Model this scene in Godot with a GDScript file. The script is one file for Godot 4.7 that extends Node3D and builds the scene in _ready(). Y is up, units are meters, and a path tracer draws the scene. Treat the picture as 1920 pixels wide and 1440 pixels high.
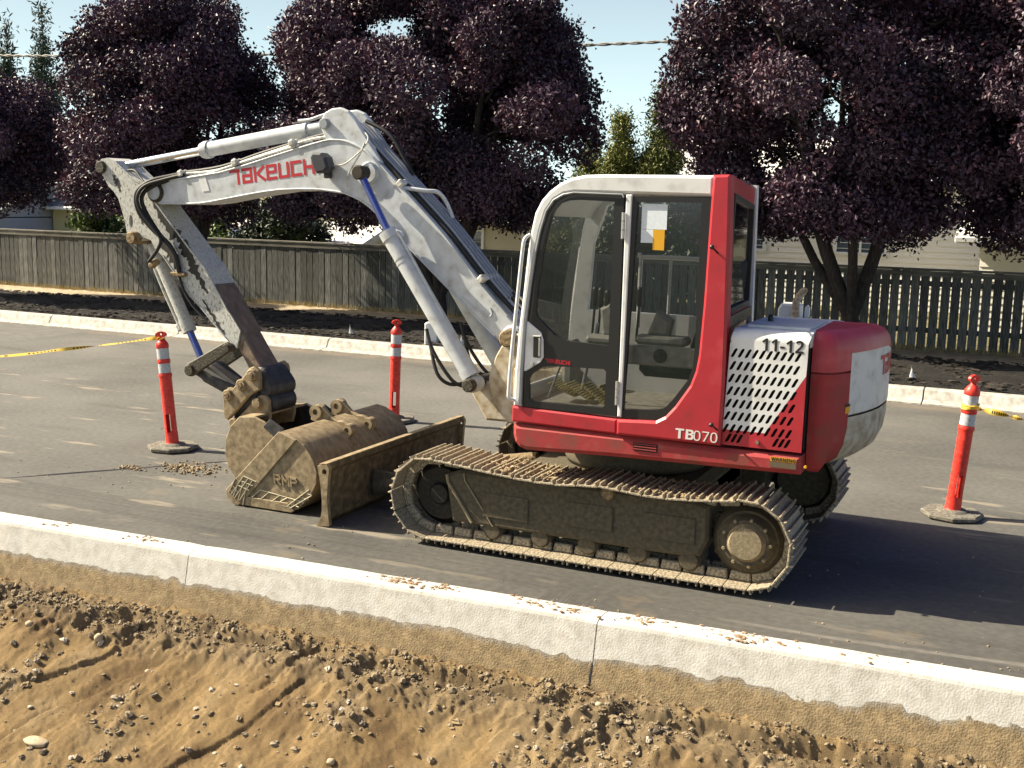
extends Node3D
# An excavator parked on a road that is being rebuilt: road, kerbs, dirt bank, fence, purple-leaved trees.
# x runs along the road (the digger faces -x), z towards the viewer, metres, y up.

const UP := Vector3.UP
var M := {}
var X := Transform3D()          # applied to every vertex that the helpers emit
var rng := RandomNumberGenerator.new()
var taken := {}

# ---------------------------------------------------------------- helpers: nodes
func numbered(called: String, parent: Node) -> String:
	var key = str(parent.get_instance_id()) + "/" + called
	var n: int = taken.get(key, 0)
	taken[key] = n + 1
	return called if n == 0 else "%s_%03d" % [called, n]

func tag(o: Node, label: String, category: String, group := "") -> void:
	o.set_meta("label", label)
	o.set_meta("category", category)
	if group != "": o.set_meta("group", group)

func thing(called: String, label: String, category: String, at := Vector3.ZERO, group := "") -> Node3D:
	var o := Node3D.new()
	o.name = numbered(called, self)
	add_child(o, true)
	o.position = at
	tag(o, label, category, group)
	return o

func put(called: String, st, mat: Material, parent: Node = null) -> MeshInstance3D:
	# st was built in world coordinates; parts of a thing are shifted back by the thing's position
	var o := MeshInstance3D.new()
	o.mesh = st.commit() if st is SurfaceTool else st
	if mat: o.material_override = mat
	var p: Node = parent if parent else self
	o.name = numbered(called, p)
	p.add_child(o, true)
	if p != self and p is Node3D and not (p is MeshInstance3D) and st is SurfaceTool:
		o.position = -p.position
	o.cast_shadow = GeometryInstance3D.SHADOW_CASTING_SETTING_ON
	return o

func struct(called: String, st, mat: Material) -> MeshInstance3D:
	var o := put(called, st, mat)
	o.set_meta("kind", "structure")
	return o

func dup(o: Node3D, label: String, at: Vector3) -> Node3D:
	var c: Node3D = o.duplicate()
	var base: String = o.get_meta("base_name") if o.has_meta("base_name") else String(o.name)
	c.name = numbered(base, self)
	add_child(c, true)
	c.position = at
	c.set_meta("label", label)
	return c

# ---------------------------------------------------------------- helpers: shapes
func S() -> SurfaceTool:
	var st := SurfaceTool.new()
	st.begin(Mesh.PRIMITIVE_TRIANGLES)
	return st

func tri(st: SurfaceTool, a: Vector3, b: Vector3, c: Vector3, hint: Vector3) -> void:
	var n := (b - a).cross(c - a)
	if n.length_squared() < 1e-16: return
	n = n.normalized()
	if n.dot(hint) < 0.0:
		var t := b; b = c; c = t
		n = -n
	n = (X.basis * n).normalized()
	for v in [a, c, b]:
		st.set_normal(n); st.set_uv(Vector2(v.x, v.y)); st.add_vertex(X * v)

func quad(st: SurfaceTool, a: Vector3, b: Vector3, c: Vector3, d: Vector3, hint: Vector3) -> void:
	tri(st, a, b, c, hint); tri(st, a, c, d, hint)

func smooth_quad(st: SurfaceTool, p: Array, n: Array) -> void:
	# corners in order round the quad with their own normals
	var f: Vector3 = (p[1] - p[0]).cross(p[2] - p[0])
	if f.length_squared() < 1e-14: f = (p[2] - p[0]).cross(p[3] - p[0])
	var order = [0, 2, 1, 0, 3, 2] if f.dot(n[0] + n[1] + n[2] + n[3]) >= 0.0 else [0, 1, 2, 0, 2, 3]
	for i in order:
		st.set_normal((X.basis * n[i]).normalized()); st.set_uv(Vector2(p[i].x, p[i].y)); st.add_vertex(X * p[i])

func poly(a: Array) -> PackedVector2Array:
	var r := PackedVector2Array()
	for i in range(0, a.size(), 2): r.append(Vector2(a[i], a[i + 1]))
	return r

func ccw(p: PackedVector2Array) -> PackedVector2Array:
	if Geometry2D.is_polygon_clockwise(p):
		var q := p.duplicate(); q.reverse(); return q
	return p

func inset(p: PackedVector2Array, d: float) -> PackedVector2Array:
	# p counter-clockwise in the usual x-right y-up sense or not: sign found from the area
	var area := 0.0
	var n := p.size()
	for i in n: area += p[i].cross(p[(i + 1) % n])
	var s := 1.0 if area > 0 else -1.0
	var r := PackedVector2Array()
	for i in n:
		var e0 := (p[i] - p[(i + n - 1) % n]).normalized()
		var e1 := (p[(i + 1) % n] - p[i]).normalized()
		var n0 := Vector2(-e0.y, e0.x) * s
		var n1 := Vector2(-e1.y, e1.x) * s
		var m := n0 + n1
		var k := m.length_squared()
		m = n0 if k < 0.2 else m * (2.0 / k)
		if m.length() > 2.5: m = m.normalized() * 2.5
		r.append(p[i] + m * d)
	return r

func ext(st: SurfaceTool, pts: PackedVector2Array, z0: float, z1: float, bevel := 0.0) -> void:
	# a prism: the polygon in x, y between the depths z0 and z1, its rims chamfered
	var area := 0.0
	var n := pts.size()
	for i in n: area += pts[i].cross(pts[(i + 1) % n])
	var s := 1.0 if area > 0 else -1.0
	var b: float = min(bevel, absf(z1 - z0) * 0.45)
	var cap := inset(pts, b) if b > 0 else pts
	var idx := Geometry2D.triangulate_polygon(cap)
	if idx.is_empty():
		cap = pts
		idx = Geometry2D.triangulate_polygon(cap)
	for i in range(0, idx.size(), 3):
		var a := cap[idx[i]]; var c := cap[idx[i + 1]]; var e := cap[idx[i + 2]]
		tri(st, Vector3(a.x, a.y, z1), Vector3(c.x, c.y, z1), Vector3(e.x, e.y, z1), Vector3(0, 0, 1))
		tri(st, Vector3(a.x, a.y, z0), Vector3(c.x, c.y, z0), Vector3(e.x, e.y, z0), Vector3(0, 0, -1))
	for i in n:
		var j := (i + 1) % n
		var p := pts[i]; var q := pts[j]
		var out := Vector2(q.y - p.y, p.x - q.x) * s
		var h := Vector3(out.x, out.y, 0)
		quad(st, Vector3(p.x, p.y, z0 + b), Vector3(q.x, q.y, z0 + b), Vector3(q.x, q.y, z1 - b), Vector3(p.x, p.y, z1 - b), h)
		if b > 0:
			var pc := cap[i]; var qc := cap[j]
			quad(st, Vector3(p.x, p.y, z1 - b), Vector3(q.x, q.y, z1 - b), Vector3(qc.x, qc.y, z1), Vector3(pc.x, pc.y, z1), h.normalized() + Vector3(0, 0, 1))
			quad(st, Vector3(p.x, p.y, z0 + b), Vector3(q.x, q.y, z0 + b), Vector3(qc.x, qc.y, z0), Vector3(pc.x, pc.y, z0), h.normalized() - Vector3(0, 0, 1))

func holed(outer: PackedVector2Array, holes: Array) -> Array:
	# the polygon without its holes, as pieces that have none
	var pieces := [outer]
	for h in holes:
		var cx := 0.0
		for v in h: cx += v.x / h.size()
		var next := []
		for p in pieces:
			if Geometry2D.intersect_polygons(p, h).is_empty():
				next.append(p); continue
			for half in [PackedVector2Array([Vector2(-99, -99), Vector2(cx, -99), Vector2(cx, 99), Vector2(-99, 99)]), PackedVector2Array([Vector2(cx, -99), Vector2(99, -99), Vector2(99, 99), Vector2(cx, 99)])]:
				for q in Geometry2D.intersect_polygons(p, half):
					for r in Geometry2D.clip_polygons(q, h): next.append(r)
		pieces = next
	return pieces

func box(st: SurfaceTool, c: Vector3, s: Vector3, bevel := 0.0, b := Basis()) -> void:
	var keep := X
	X = X * Transform3D(b, c)
	var w := s.x / 2; var h := s.y / 2
	var p := PackedVector2Array([Vector2(-w, -h), Vector2(w, -h), Vector2(w, h), Vector2(-w, h)])
	if bevel > 0:
		var k: float = min(bevel, min(w, h) * 0.8)
		p = PackedVector2Array([Vector2(-w + k, -h), Vector2(w - k, -h), Vector2(w, -h + k), Vector2(w, h - k), Vector2(w - k, h), Vector2(-w + k, h), Vector2(-w, h - k), Vector2(-w, -h + k)])
	ext(st, p, -s.z / 2, s.z / 2, bevel)
	X = keep

func tube(st: SurfaceTool, path: Array, r, sides := 10, caps := true) -> void:
	var n := path.size()
	var side := Vector3.ZERO
	var rings := []
	for i in n:
		var t: Vector3 = (path[min(i + 1, n - 1)] - path[max(i - 1, 0)]).normalized()
		if side == Vector3.ZERO:
			side = t.cross(UP if absf(t.y) < 0.9 else Vector3.RIGHT).normalized()
		else:
			side = (side - t * side.dot(t)).normalized()
		var up := t.cross(side)
		var rad: float = r[i] if r is Array else r
		var ring := []
		for k in sides:
			var a := TAU * k / sides
			var d := side * cos(a) + up * sin(a)
			ring.append([path[i] + d * rad, d])
		rings.append(ring)
	for i in n - 1:
		for k in sides:
			var k2 := (k + 1) % sides
			smooth_quad(st, [rings[i][k][0], rings[i][k2][0], rings[i + 1][k2][0], rings[i + 1][k][0]], [rings[i][k][1], rings[i][k2][1], rings[i + 1][k2][1], rings[i + 1][k][1]])
	if caps:
		for e in [0, n - 1]:
			var hint: Vector3 = (path[0] - path[1]) if e == 0 else (path[n - 1] - path[n - 2])
			for k in sides:
				tri(st, path[e], rings[e][k][0], rings[e][(k + 1) % sides][0], hint)

func cyl(st: SurfaceTool, a: Vector3, b: Vector3, r: float, sides := 16) -> void:
	tube(st, [a, b], r, sides)

func pin(st: SurfaceTool, x: float, y: float, z0: float, z1: float, r: float, sides := 18) -> void:
	# a turned boss with chamfered rims, its axis across the machine
	var c: float = r * 0.18
	tube(st, [Vector3(x, y, z0), Vector3(x, y, z0 + c * 0.02), Vector3(x, y, z0 + c), Vector3(x, y, z1 - c), Vector3(x, y, z1 - c * 0.02), Vector3(x, y, z1)], [r - c, r - c, r, r, r - c, r - c], sides)

func lathe(st: SurfaceTool, prof: Array, sides := 20) -> void:
	# profile of [radius, height] turned about y; X places it
	var nn := []
	for i in prof.size():
		var a: Array = prof[max(i - 1, 0)]; var b: Array = prof[min(i + 1, prof.size() - 1)]
		var d := Vector2(b[0] - a[0], b[1] - a[1]).normalized()
		nn.append(Vector2(d.y, -d.x))
	for i in prof.size() - 1:
		for k in sides:
			var a0 := TAU * k / sides; var a1 := TAU * (k + 1) / sides
			var d0 := Vector3(cos(a0), 0, sin(a0)); var d1 := Vector3(cos(a1), 0, sin(a1))
			var p0: Array = prof[i]; var p1: Array = prof[i + 1]
			var m0: Vector2 = nn[i]; var m1: Vector2 = nn[i + 1]
			smooth_quad(st, [d0 * p0[0] + UP * p0[1], d1 * p0[0] + UP * p0[1], d1 * p1[0] + UP * p1[1], d0 * p1[0] + UP * p1[1]], [d0 * m0.x + UP * m0.y, d1 * m0.x + UP * m0.y, d1 * m1.x + UP * m1.y, d0 * m1.x + UP * m1.y])

func spline(pts: Array, per := 8) -> Array:
	var out := []
	var n := pts.size()
	for i in n - 1:
		for k in per:
			out.append(pts[i].cubic_interpolate(pts[i + 1], pts[max(i - 1, 0)], pts[min(i + 2, n - 1)], float(k) / per))
	out.append(pts[n - 1])
	return out

func v3(a: Array, z: float) -> Array:
	var r := []
	for i in range(0, a.size(), 2): r.append(Vector3(a[i], a[i + 1], z))
	return r

# block lettering: strokes in a unit square, drawn as slightly raised bars
const GLYPH := {
	"T": [[0, .9, .8, .9], [.66, .8, .66, 0]],
	"A": [[.02, .9, .82, .9], [.72, .8, .72, .2], [.02, .1, .82, .1], [.22, .5, .62, .5], [.12, .6, .12, .2]],
	"K": [[.1, 1, .1, 0], [.24, .5, .82, .96], [.3, .5, .86, .04]],
	"E": [[.02, .9, .82, .9], [.12, .8, .12, .2], [.02, .1, .82, .1], [.72, .8, .72, .42], [.22, .5, .62, .5]],
	"U": [[.1, 1, .1, .2], [0, .1, .82, .1], [.72, 1, .72, .2]],
	"C": [[0, .9, .82, .9], [.1, .8, .1, .2], [0, .1, .82, .1]],
	"H": [[.1, 1, .1, 0], [.2, .5, .62, .5], [.72, 1, .72, 0]],
	"I": [[.1, 1, .1, 0]],
	"R": [[.1, 1, .1, 0], [.2, .9, .7, .9], [.7, .8, .7, .55], [.2, .5, .7, .5], [.35, .45, .75, 0]],
	"M": [[.1, 1, .1, 0], [.1, 1, .42, .4], [.42, .4, .75, 1], [.75, 1, .75, 0]],
	"P": [[.1, 1, .1, 0], [.2, .9, .7, .9], [.7, .8, .7, .55], [.2, .5, .7, .5]]}

func letters(st: SurfaceTool, text: String, h: float, w: float, gap: float, bar: float, map: Callable, thick := 0.0) -> void:
	var at := 0.0
	var lift := 0.0
	for ch in text:
		var wide := 0.24 if ch == "I" else 1.0
		for s in GLYPH[ch]:
			var a := Vector2(at + s[0] * w, s[1] * h); var b := Vector2(at + s[2] * w, s[3] * h)
			var d := (b - a).normalized(); var o := Vector2(-d.y, d.x) * bar * 0.5
			lift += 0.00008
			var steps := int(max(1.0, (b - a).length() / 0.04))
			for i in steps:
				var p := a.lerp(b, float(i) / steps); var q := a.lerp(b, float(i + 1) / steps)
				var c := [map.call(p + o, lift), map.call(q + o, lift), map.call(q - o, lift), map.call(p - o, lift)]
				var nrm: Vector3 = map.call(p, lift + 0.01) - map.call(p, lift)
				quad(st, c[0], c[1], c[2], c[3], nrm)
				if thick > 0:
					for e in [[p + o, q + o, o], [q - o, p - o, -o], [p - o, p + o, -d], [q + o, q - o, d]]:
						quad(st, map.call(e[0], lift), map.call(e[1], lift), map.call(e[1], lift - thick), map.call(e[0], lift - thick), map.call(p + e[2], 0) - map.call(p, 0))
		at += w * wide * 0.84 + gap

func text_mesh(called: String, text: String, height: float, font: String, bold: bool, mat: Material, parent: Node, at: Vector3, basis := Basis(), centred := false) -> MeshInstance3D:
	var t := TextMesh.new()
	var f := SystemFont.new()
	f.font_names = PackedStringArray([font])
	if bold: f.font_weight = 700
	t.font = f
	t.font_size = 64
	t.pixel_size = height / 46.0
	t.depth = 0.0015
	t.text = text
	t.horizontal_alignment = HORIZONTAL_ALIGNMENT_CENTER if centred else HORIZONTAL_ALIGNMENT_LEFT
	t.material = mat
	var o := MeshInstance3D.new()
	o.mesh = t
	o.name = numbered(called, parent)
	parent.add_child(o, true)
	o.transform = Transform3D(basis, at)
	if parent is Node3D and not (parent is MeshInstance3D) and parent != self:
		o.position -= parent.position
	return o

# ---------------------------------------------------------------- helpers: materials
func noise(seed_: int, freq: float, octaves := 4, kind := FastNoiseLite.TYPE_SIMPLEX_SMOOTH) -> FastNoiseLite:
	var n := FastNoiseLite.new()
	n.seed = seed_; n.frequency = freq; n.noise_type = kind
	n.fractal_octaves = octaves
	return n

func ntex(n: FastNoiseLite, stops: Array, size := 512) -> NoiseTexture2D:
	var t := NoiseTexture2D.new()
	t.width = size; t.height = size; t.seamless = true; t.noise = n
	if stops.size():
		var g := Gradient.new()
		var offs := PackedFloat32Array(); var cols := PackedColorArray()
		for s in stops: offs.append(s[0]); cols.append(s[1])
		g.offsets = offs; g.colors = cols
		t.color_ramp = g
	return t

func C(r: int, g: int, b: int) -> Color:
	return Color8(r, g, b)

func lin(r: float, g: float, b: float) -> Color:
	return Color(r, g, b).linear_to_srgb()

func nmat(called: String, stops: Array, scale: float, rough: float, o := {}) -> StandardMaterial3D:
	# noise through a colour ramp, laid on from three sides
	var m := StandardMaterial3D.new()
	m.resource_name = called
	var sd: int = called.hash() % 9999
	m.albedo_texture = ntex(noise(sd, o.get("freq", 0.012), o.get("oct", 5)), stops, o.get("size", 512))
	m.roughness = rough
	m.metallic = o.get("metal", 0.0)
	m.uv1_triplanar = true; m.uv1_world_triplanar = o.get("world", true)
	m.uv1_scale = Vector3.ONE * scale
	if o.has("stretch"): m.uv1_scale = o.stretch
	if o.has("bump"):
		m.heightmap_enabled = true
		m.heightmap_scale = o.bump
		m.heightmap_texture = ntex(noise(sd + 7, o.get("bfreq", 0.03), 5), [], o.get("size", 512))
	if o.has("coat"):
		m.clearcoat_enabled = true; m.clearcoat = o.coat; m.clearcoat_roughness = 0.25
	if o.get("vcol", false): m.vertex_color_use_as_albedo = true
	return m

func plain(called: String, c: Color, rough := 0.6, metal := 0.0) -> StandardMaterial3D:
	var m := StandardMaterial3D.new()
	m.resource_name = called
	m.albedo_color = c; m.roughness = rough; m.metallic = metal
	return m

func glass(called: String, c: Color, a: float) -> StandardMaterial3D:
	var m := plain(called, Color(c.r, c.g, c.b, a), 0.04)
	m.transparency = BaseMaterial3D.TRANSPARENCY_ALPHA
	return m

func materials() -> void:
	M.white = nmat("white paint", [[0.0, C(150, 148, 140)], [0.2, C(186, 186, 181)], [0.45, C(204, 206, 205)], [1.0, C(212, 214, 213)]], 0.9, 0.45, {"bump": 0.05, "freq": 0.016})
	M.boom = nmat("grey-white boom paint", [[0.0, C(150, 151, 149)], [0.3, C(178, 182, 184)], [0.6, C(190, 195, 199)], [1.0, C(198, 203, 207)]], 0.8, 0.5, {"bump": 0.05, "freq": 0.02, "oct": 6})
	M.white_worn = nmat("worn white paint", [[0.0, C(84, 78, 68)], [0.25, C(150, 144, 130)], [0.4, C(190, 188, 178)], [0.65, C(204, 204, 198)], [1.0, C(198, 194, 180)]], 2.0, 0.55, {"bump": 0.08, "freq": 0.02})
	M.white_clean = nmat("clean white paint", [[0.0, C(190, 190, 186)], [0.35, C(214, 216, 215)], [1.0, C(222, 224, 223)]], 0.8, 0.38, {"bump": 0.04})
	M.red = nmat("red paint", [[0.0, C(142, 46, 50)], [0.3, C(166, 40, 50)], [0.7, C(172, 41, 52)], [1.0, C(180, 66, 70)]], 0.7, 0.4, {"bump": 0.05, "freq": 0.008})
	M.red_dusty = nmat("dusty red paint", [[0.0, C(118, 66, 54)], [0.35, C(142, 54, 50)], [0.6, C(156, 44, 48)], [1.0, C(150, 88, 72)]], 0.9, 0.7, {"bump": 0.06, "freq": 0.009})
	M.red_letter = plain("red lettering", C(176, 24, 40), 0.5)
	M.white_letter = plain("white lettering", C(214, 214, 208), 0.5)
	M.black_letter = plain("black lettering", C(24, 24, 24), 0.6)
	M.steel = nmat("muddy steel", [[0.0, C(78, 66, 48)], [0.35, C(112, 95, 68)], [0.6, C(140, 120, 88)], [1.0, C(160, 141, 108)]], 2.6, 0.85, {"bump": 0.25, "freq": 0.02})
	M.track = nmat("track steel", [[0.0, C(86, 78, 66)], [0.35, C(132, 121, 102)], [0.6, C(162, 150, 127)], [1.0, C(186, 174, 150)]], 3.4, 0.7, {"bump": 0.25, "freq": 0.025})
	M.blade = nmat("dark muddy blade", [[0.0, C(58, 50, 38)], [0.4, C(84, 74, 56)], [0.7, C(104, 92, 70)], [1.0, C(132, 118, 92)]], 1.0, 0.85, {"bump": 0.08, "freq": 0.02, "oct": 6})  # mud darkened: the shade on the blade's back is put into the colour
	M.frame = nmat("dusty track frame", [[0.0, C(66, 59, 47)], [0.5, C(84, 76, 60)], [1.0, C(102, 93, 74)]], 1.6, 0.92, {"bump": 0.08, "freq": 0.03, "oct": 6})
	M.dark_steel = nmat("dark dirty steel", [[0.0, C(34, 30, 24)], [0.5, C(50, 45, 36)], [1.0, C(68, 61, 48)]], 2.0, 0.85, {"bump": 0.08, "freq": 0.03})
	M.smear = nmat("black grease", [[0.0, C(18, 16, 14)], [0.6, C(36, 33, 28)], [1.0, C(62, 56, 46)]], 5.0, 0.6, {"bump": 0.1})
	M.bucket = nmat("worn bucket steel", [[0.0, C(98, 84, 62)], [0.3, C(124, 108, 82)], [0.62, C(144, 127, 98)], [1.0, C(166, 150, 120)]], 1.1, 0.75, {"bump": 0.1, "freq": 0.022, "oct": 6})
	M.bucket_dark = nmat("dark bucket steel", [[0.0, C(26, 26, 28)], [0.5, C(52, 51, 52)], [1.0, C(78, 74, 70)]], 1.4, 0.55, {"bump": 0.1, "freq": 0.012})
	M.weld = plain("hard facing weld", C(186, 176, 150), 0.35, 0.5)
	M.grease = nmat("greasy dark steel", [[0.0, C(30, 28, 23)], [0.5, C(56, 51, 41)], [0.75, C(84, 78, 61)], [1.0, C(116, 108, 84)]], 4.0, 0.6, {"bump": 0.2, "freq": 0.02})
	M.armtip = nmat("bare brown arm steel", [[0.0, C(78, 66, 54)], [0.5, C(112, 96, 82)], [1.0, C(140, 122, 104)]], 1.5, 0.65, {"bump": 0.08})
	M.arm = nmat("scuffed arm paint", [[0.0, C(52, 48, 42)], [0.17, C(92, 86, 75)], [0.26, C(150, 146, 134)], [0.38, C(178, 178, 171)], [0.75, C(192, 195, 192)], [1.0, C(178, 170, 150)]], 1.0, 0.6, {"bump": 0.08, "freq": 0.03, "oct": 7, "stretch": Vector3(2.6, 1.3, 2.6)})
	M.chrome = plain("chrome rod", C(205, 206, 208), 0.16, 1.0)
	M.blue_rod = plain("blue sleeved rod", C(112, 122, 178), 0.22, 0.75)
	M.hose = plain("rubber hose", C(26, 26, 25), 0.6)
	M.pipe = plain("grey steel pipe", C(150, 154, 158), 0.4, 0.3)
	M.rubber = plain("black gasket", C(20, 21, 20), 0.55)
	M.black = plain("black trim", C(24, 24, 24), 0.45)
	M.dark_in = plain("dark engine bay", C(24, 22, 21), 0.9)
	M.inside = nmat("cab interior grey", [[0.0, C(126, 126, 118)], [1.0, C(164, 164, 154)]], 2.0, 0.7)
	M.seat = nmat("dark seat cloth", [[0.0, C(18, 19, 20)], [1.0, C(34, 34, 34)]], 6.0, 0.95)
	M.tan = nmat("tan ribbed rubber", [[0.0, C(140, 132, 90)], [1.0, C(186, 178, 130)]], 4.0, 0.8)
	M.glass = glass("tinted cab glass", C(30, 44, 40), 0.24)
	M.glass_clear = glass("dusty clear glass", C(90, 96, 80), 0.2)
	M.paper = nmat("paper notice", [[0.0, C(206, 218, 226)], [1.0, C(224, 232, 238)]], 5.0, 0.8)
	M.yellow = plain("yellow sticker", C(214, 160, 20), 0.6)
	M.rust = nmat("rusty exhaust", [[0.0, C(120, 90, 64)], [0.5, C(176, 152, 124)], [1.0, C(206, 194, 174)]], 6.0, 0.7, {"bump": 0.1})
	M.lamp = plain("dark lamp housing", C(48, 50, 56), 0.5)
	M.orange = nmat("orange post plastic", [[0.0, C(140, 44, 36)], [0.25, C(196, 46, 36)], [0.55, C(218, 52, 40)], [1.0, C(226, 88, 70)]], 4.0, 0.45, {"bump": 0.03})
	M.reflect = nmat("white reflective sleeve", [[0.0, C(136, 136, 134)], [0.3, C(178, 181, 184)], [1.0, C(210, 214, 218)]], 6.0, 0.35)
	M.post_base = nmat("rubber base", [[0.0, C(72, 70, 64)], [0.5, C(110, 106, 96)], [1.0, C(150, 142, 126)]], 4.0, 0.95, {"bump": 0.2})
	M.tape = plain("yellow tape", C(224, 186, 70), 0.5)
	M.concrete = nmat("kerb concrete", [[0.0, C(172, 168, 158)], [0.35, C(190, 187, 179)], [0.6, C(198, 196, 189)], [1.0, C(208, 206, 201)]], 1.1, 0.9, {"bump": 0.16, "freq": 0.02, "bfreq": 0.11})
	M.concrete_old = nmat("old kerb concrete", [[0.0, C(128, 122, 112)], [0.35, C(168, 163, 154)], [0.7, C(192, 188, 180)], [1.0, C(204, 201, 195)]], 0.8, 0.9, {"bump": 0.4, "freq": 0.02})
	M.sand = nmat("damp sand", [[0.0, C(196, 194, 190)], [0.4, C(224, 222, 218)], [0.7, C(240, 238, 234)], [1.0, C(255, 255, 252)]], 2.2, 0.95, {"bump": 0.2, "freq": 0.02, "bfreq": 0.06, "vcol": true})
	M.walk = nmat("pavement", [[0.0, C(138, 122, 98)], [0.5, C(168, 152, 126)], [1.0, C(186, 172, 146)]], 0.7, 0.95, {"bump": 0.4})
	M.mulch = nmat("dark bark mulch", [[0.0, C(14, 12, 10)], [0.5, C(26, 22, 19)], [0.75, C(38, 33, 27)], [1.0, C(66, 56, 44)]], 1.4, 1.0, {"bump": 3.0, "freq": 0.03, "bfreq": 0.06})
	M.ground = nmat("dry ground", [[0.0, C(78, 76, 48)], [0.5, C(102, 96, 64)], [1.0, C(134, 122, 88)]], 0.3, 1.0)
	M.bark = nmat("plum bark", [[0.0, C(34, 29, 28)], [0.5, C(58, 50, 46)], [1.0, C(86, 76, 68)]], 1.5, 0.95, {"bump": 1.0, "stretch": Vector3(3, 0.8, 3)})
	M.cable = nmat("twisted cable", [[0.0, C(90, 88, 84)], [1.0, C(176, 172, 164)]], 5.0, 0.6)
	M.board = []
	for i in 6:
		var d := -33 + i * 6
		M.board.append(nmat("weathered board %d" % i, [[0.0, C(72 + d, 72 + d, 70 + d)], [0.4, C(106 + d, 106 + d, 103 + d)], [0.7, C(128 + d, 128 + d, 124 + d)], [1.0, C(152 + d, 151 + d, 146 + d)]], 1.0, 0.95, {"bump": 0.5, "freq": 0.03, "stretch": Vector3(7.0, 0.45, 7.0), "size": 256}))
	M.cap = nmat("fence cap", [[0.0, C(90, 87, 80)], [0.5, C(114, 111, 102)], [1.0, C(138, 134, 124)]], 1.0, 0.95, {"stretch": Vector3(0.5, 6, 6), "bump": 0.3, "size": 256})
	M.flag = plain("white flag", C(222, 222, 222), 0.7)
	M.red_pale = nmat("sun-bleached red paint", [[0.0, C(150, 40, 48)], [0.5, C(176, 56, 66)], [1.0, C(190, 84, 90)]], 0.8, 0.42, {"bump": 0.04})  # a paler red for the top cover; the name text only seeds its noise
	M.dusty_white = nmat("dusty white paint", [[0.0, C(120, 106, 84)], [0.4, C(160, 150, 130)], [0.7, C(188, 184, 172)], [1.0, C(198, 196, 188)]], 1.2, 0.7, {"bump": 0.05})
	M.white_dusty = nmat("dusty boom paint", [[0.0, C(126, 108, 82)], [0.35, C(166, 150, 122)], [0.65, C(186, 176, 154)], [1.0, C(198, 192, 176)]], 1.4, 0.7, {"bump": 0.1})
	M.chrome_dull = plain("dull chrome", C(196, 196, 192), 0.35, 0.8)
	M.glass_door = glass("door glass", C(30, 42, 36), 0.20)
	M.glass_front = glass("windscreen glass", C(18, 44, 34), 0.6)
	M.stone = nmat("river stone", [[0.0, C(136, 122, 98)], [0.5, C(178, 162, 132)], [1.0, C(206, 192, 166)]], 5.0, 0.85, {"bump": 0.1})

# ---------------------------------------------------------------- the picture
func _ready() -> void:
	var cam := Camera3D.new()
	cam.name = "camera"
	cam.position = Vector3(2.608, 2.398, 6.753)
	cam.rotation_order = EULER_ORDER_YXZ
	cam.rotation = Vector3(-0.1603, 0.4287, 0.0227)
	cam.fov = 36.99
	cam.near = 0.05; cam.far = 2000.0
	cam.current = true
	add_child(cam)

	var we := WorldEnvironment.new()
	we.name = "world_environment"
	var env := Environment.new()
	env.background_mode = Environment.BG_SKY
	var sky := Sky.new()
	var sm := ProceduralSkyMaterial.new()
	sm.sky_top_color = Color(0.05, 0.16, 0.38)
	sm.sky_horizon_color = Color(0.72, 0.80, 0.79)
	sm.sky_curve = 0.16
	sm.sky_energy_multiplier = 1.0
	sm.ground_bottom_color = Color(0.30, 0.28, 0.24)
	sm.ground_horizon_color = Color(0.62, 0.64, 0.62)
	sm.sun_angle_max = 80.0
	sm.sun_curve = 0.4
	sky.sky_material = sm
	env.sky = sky
	env.tonemap_mode = Environment.TONE_MAPPER_LINEAR
	env.tonemap_exposure = 2.35
	env.ambient_light_source = Environment.AMBIENT_SOURCE_SKY
	env.sdfgi_enabled = true; env.ssao_enabled = true; env.ssil_enabled = true
	we.environment = env
	add_child(we)

	var sun := DirectionalLight3D.new()
	sun.name = "sun"
	sun.light_energy = 1.6
	sun.light_color = Color(1.0, 0.95, 0.85)
	sun.light_angular_distance = 0.5
	sun.shadow_enabled = true
	add_child(sun)
	sun.look_at_from_position(Vector3.ZERO, Vector3(1.2, -1.0, -0.25))

	rng.seed = 20240611
	materials()
	build_setting()
	build_fence()
	build_houses()
	build_trees()
	build_digger()
	build_loose_bucket()
	build_posts()
	build_small_things()
	build_dirt_details()

# ---------------------------------------------------------------- the setting
func kz(x: float) -> float:            # road-side edge of the near kerb
	return 0.87 - 0.04 * x

func strip(st: SurfaceTool, x0: float, x1: float, z0: float, z1: float, y: float) -> void:
	quad(st, Vector3(x0, y, z0), Vector3(x1, y, z0), Vector3(x1, y, z1), Vector3(x0, y, z1), UP)

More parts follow.
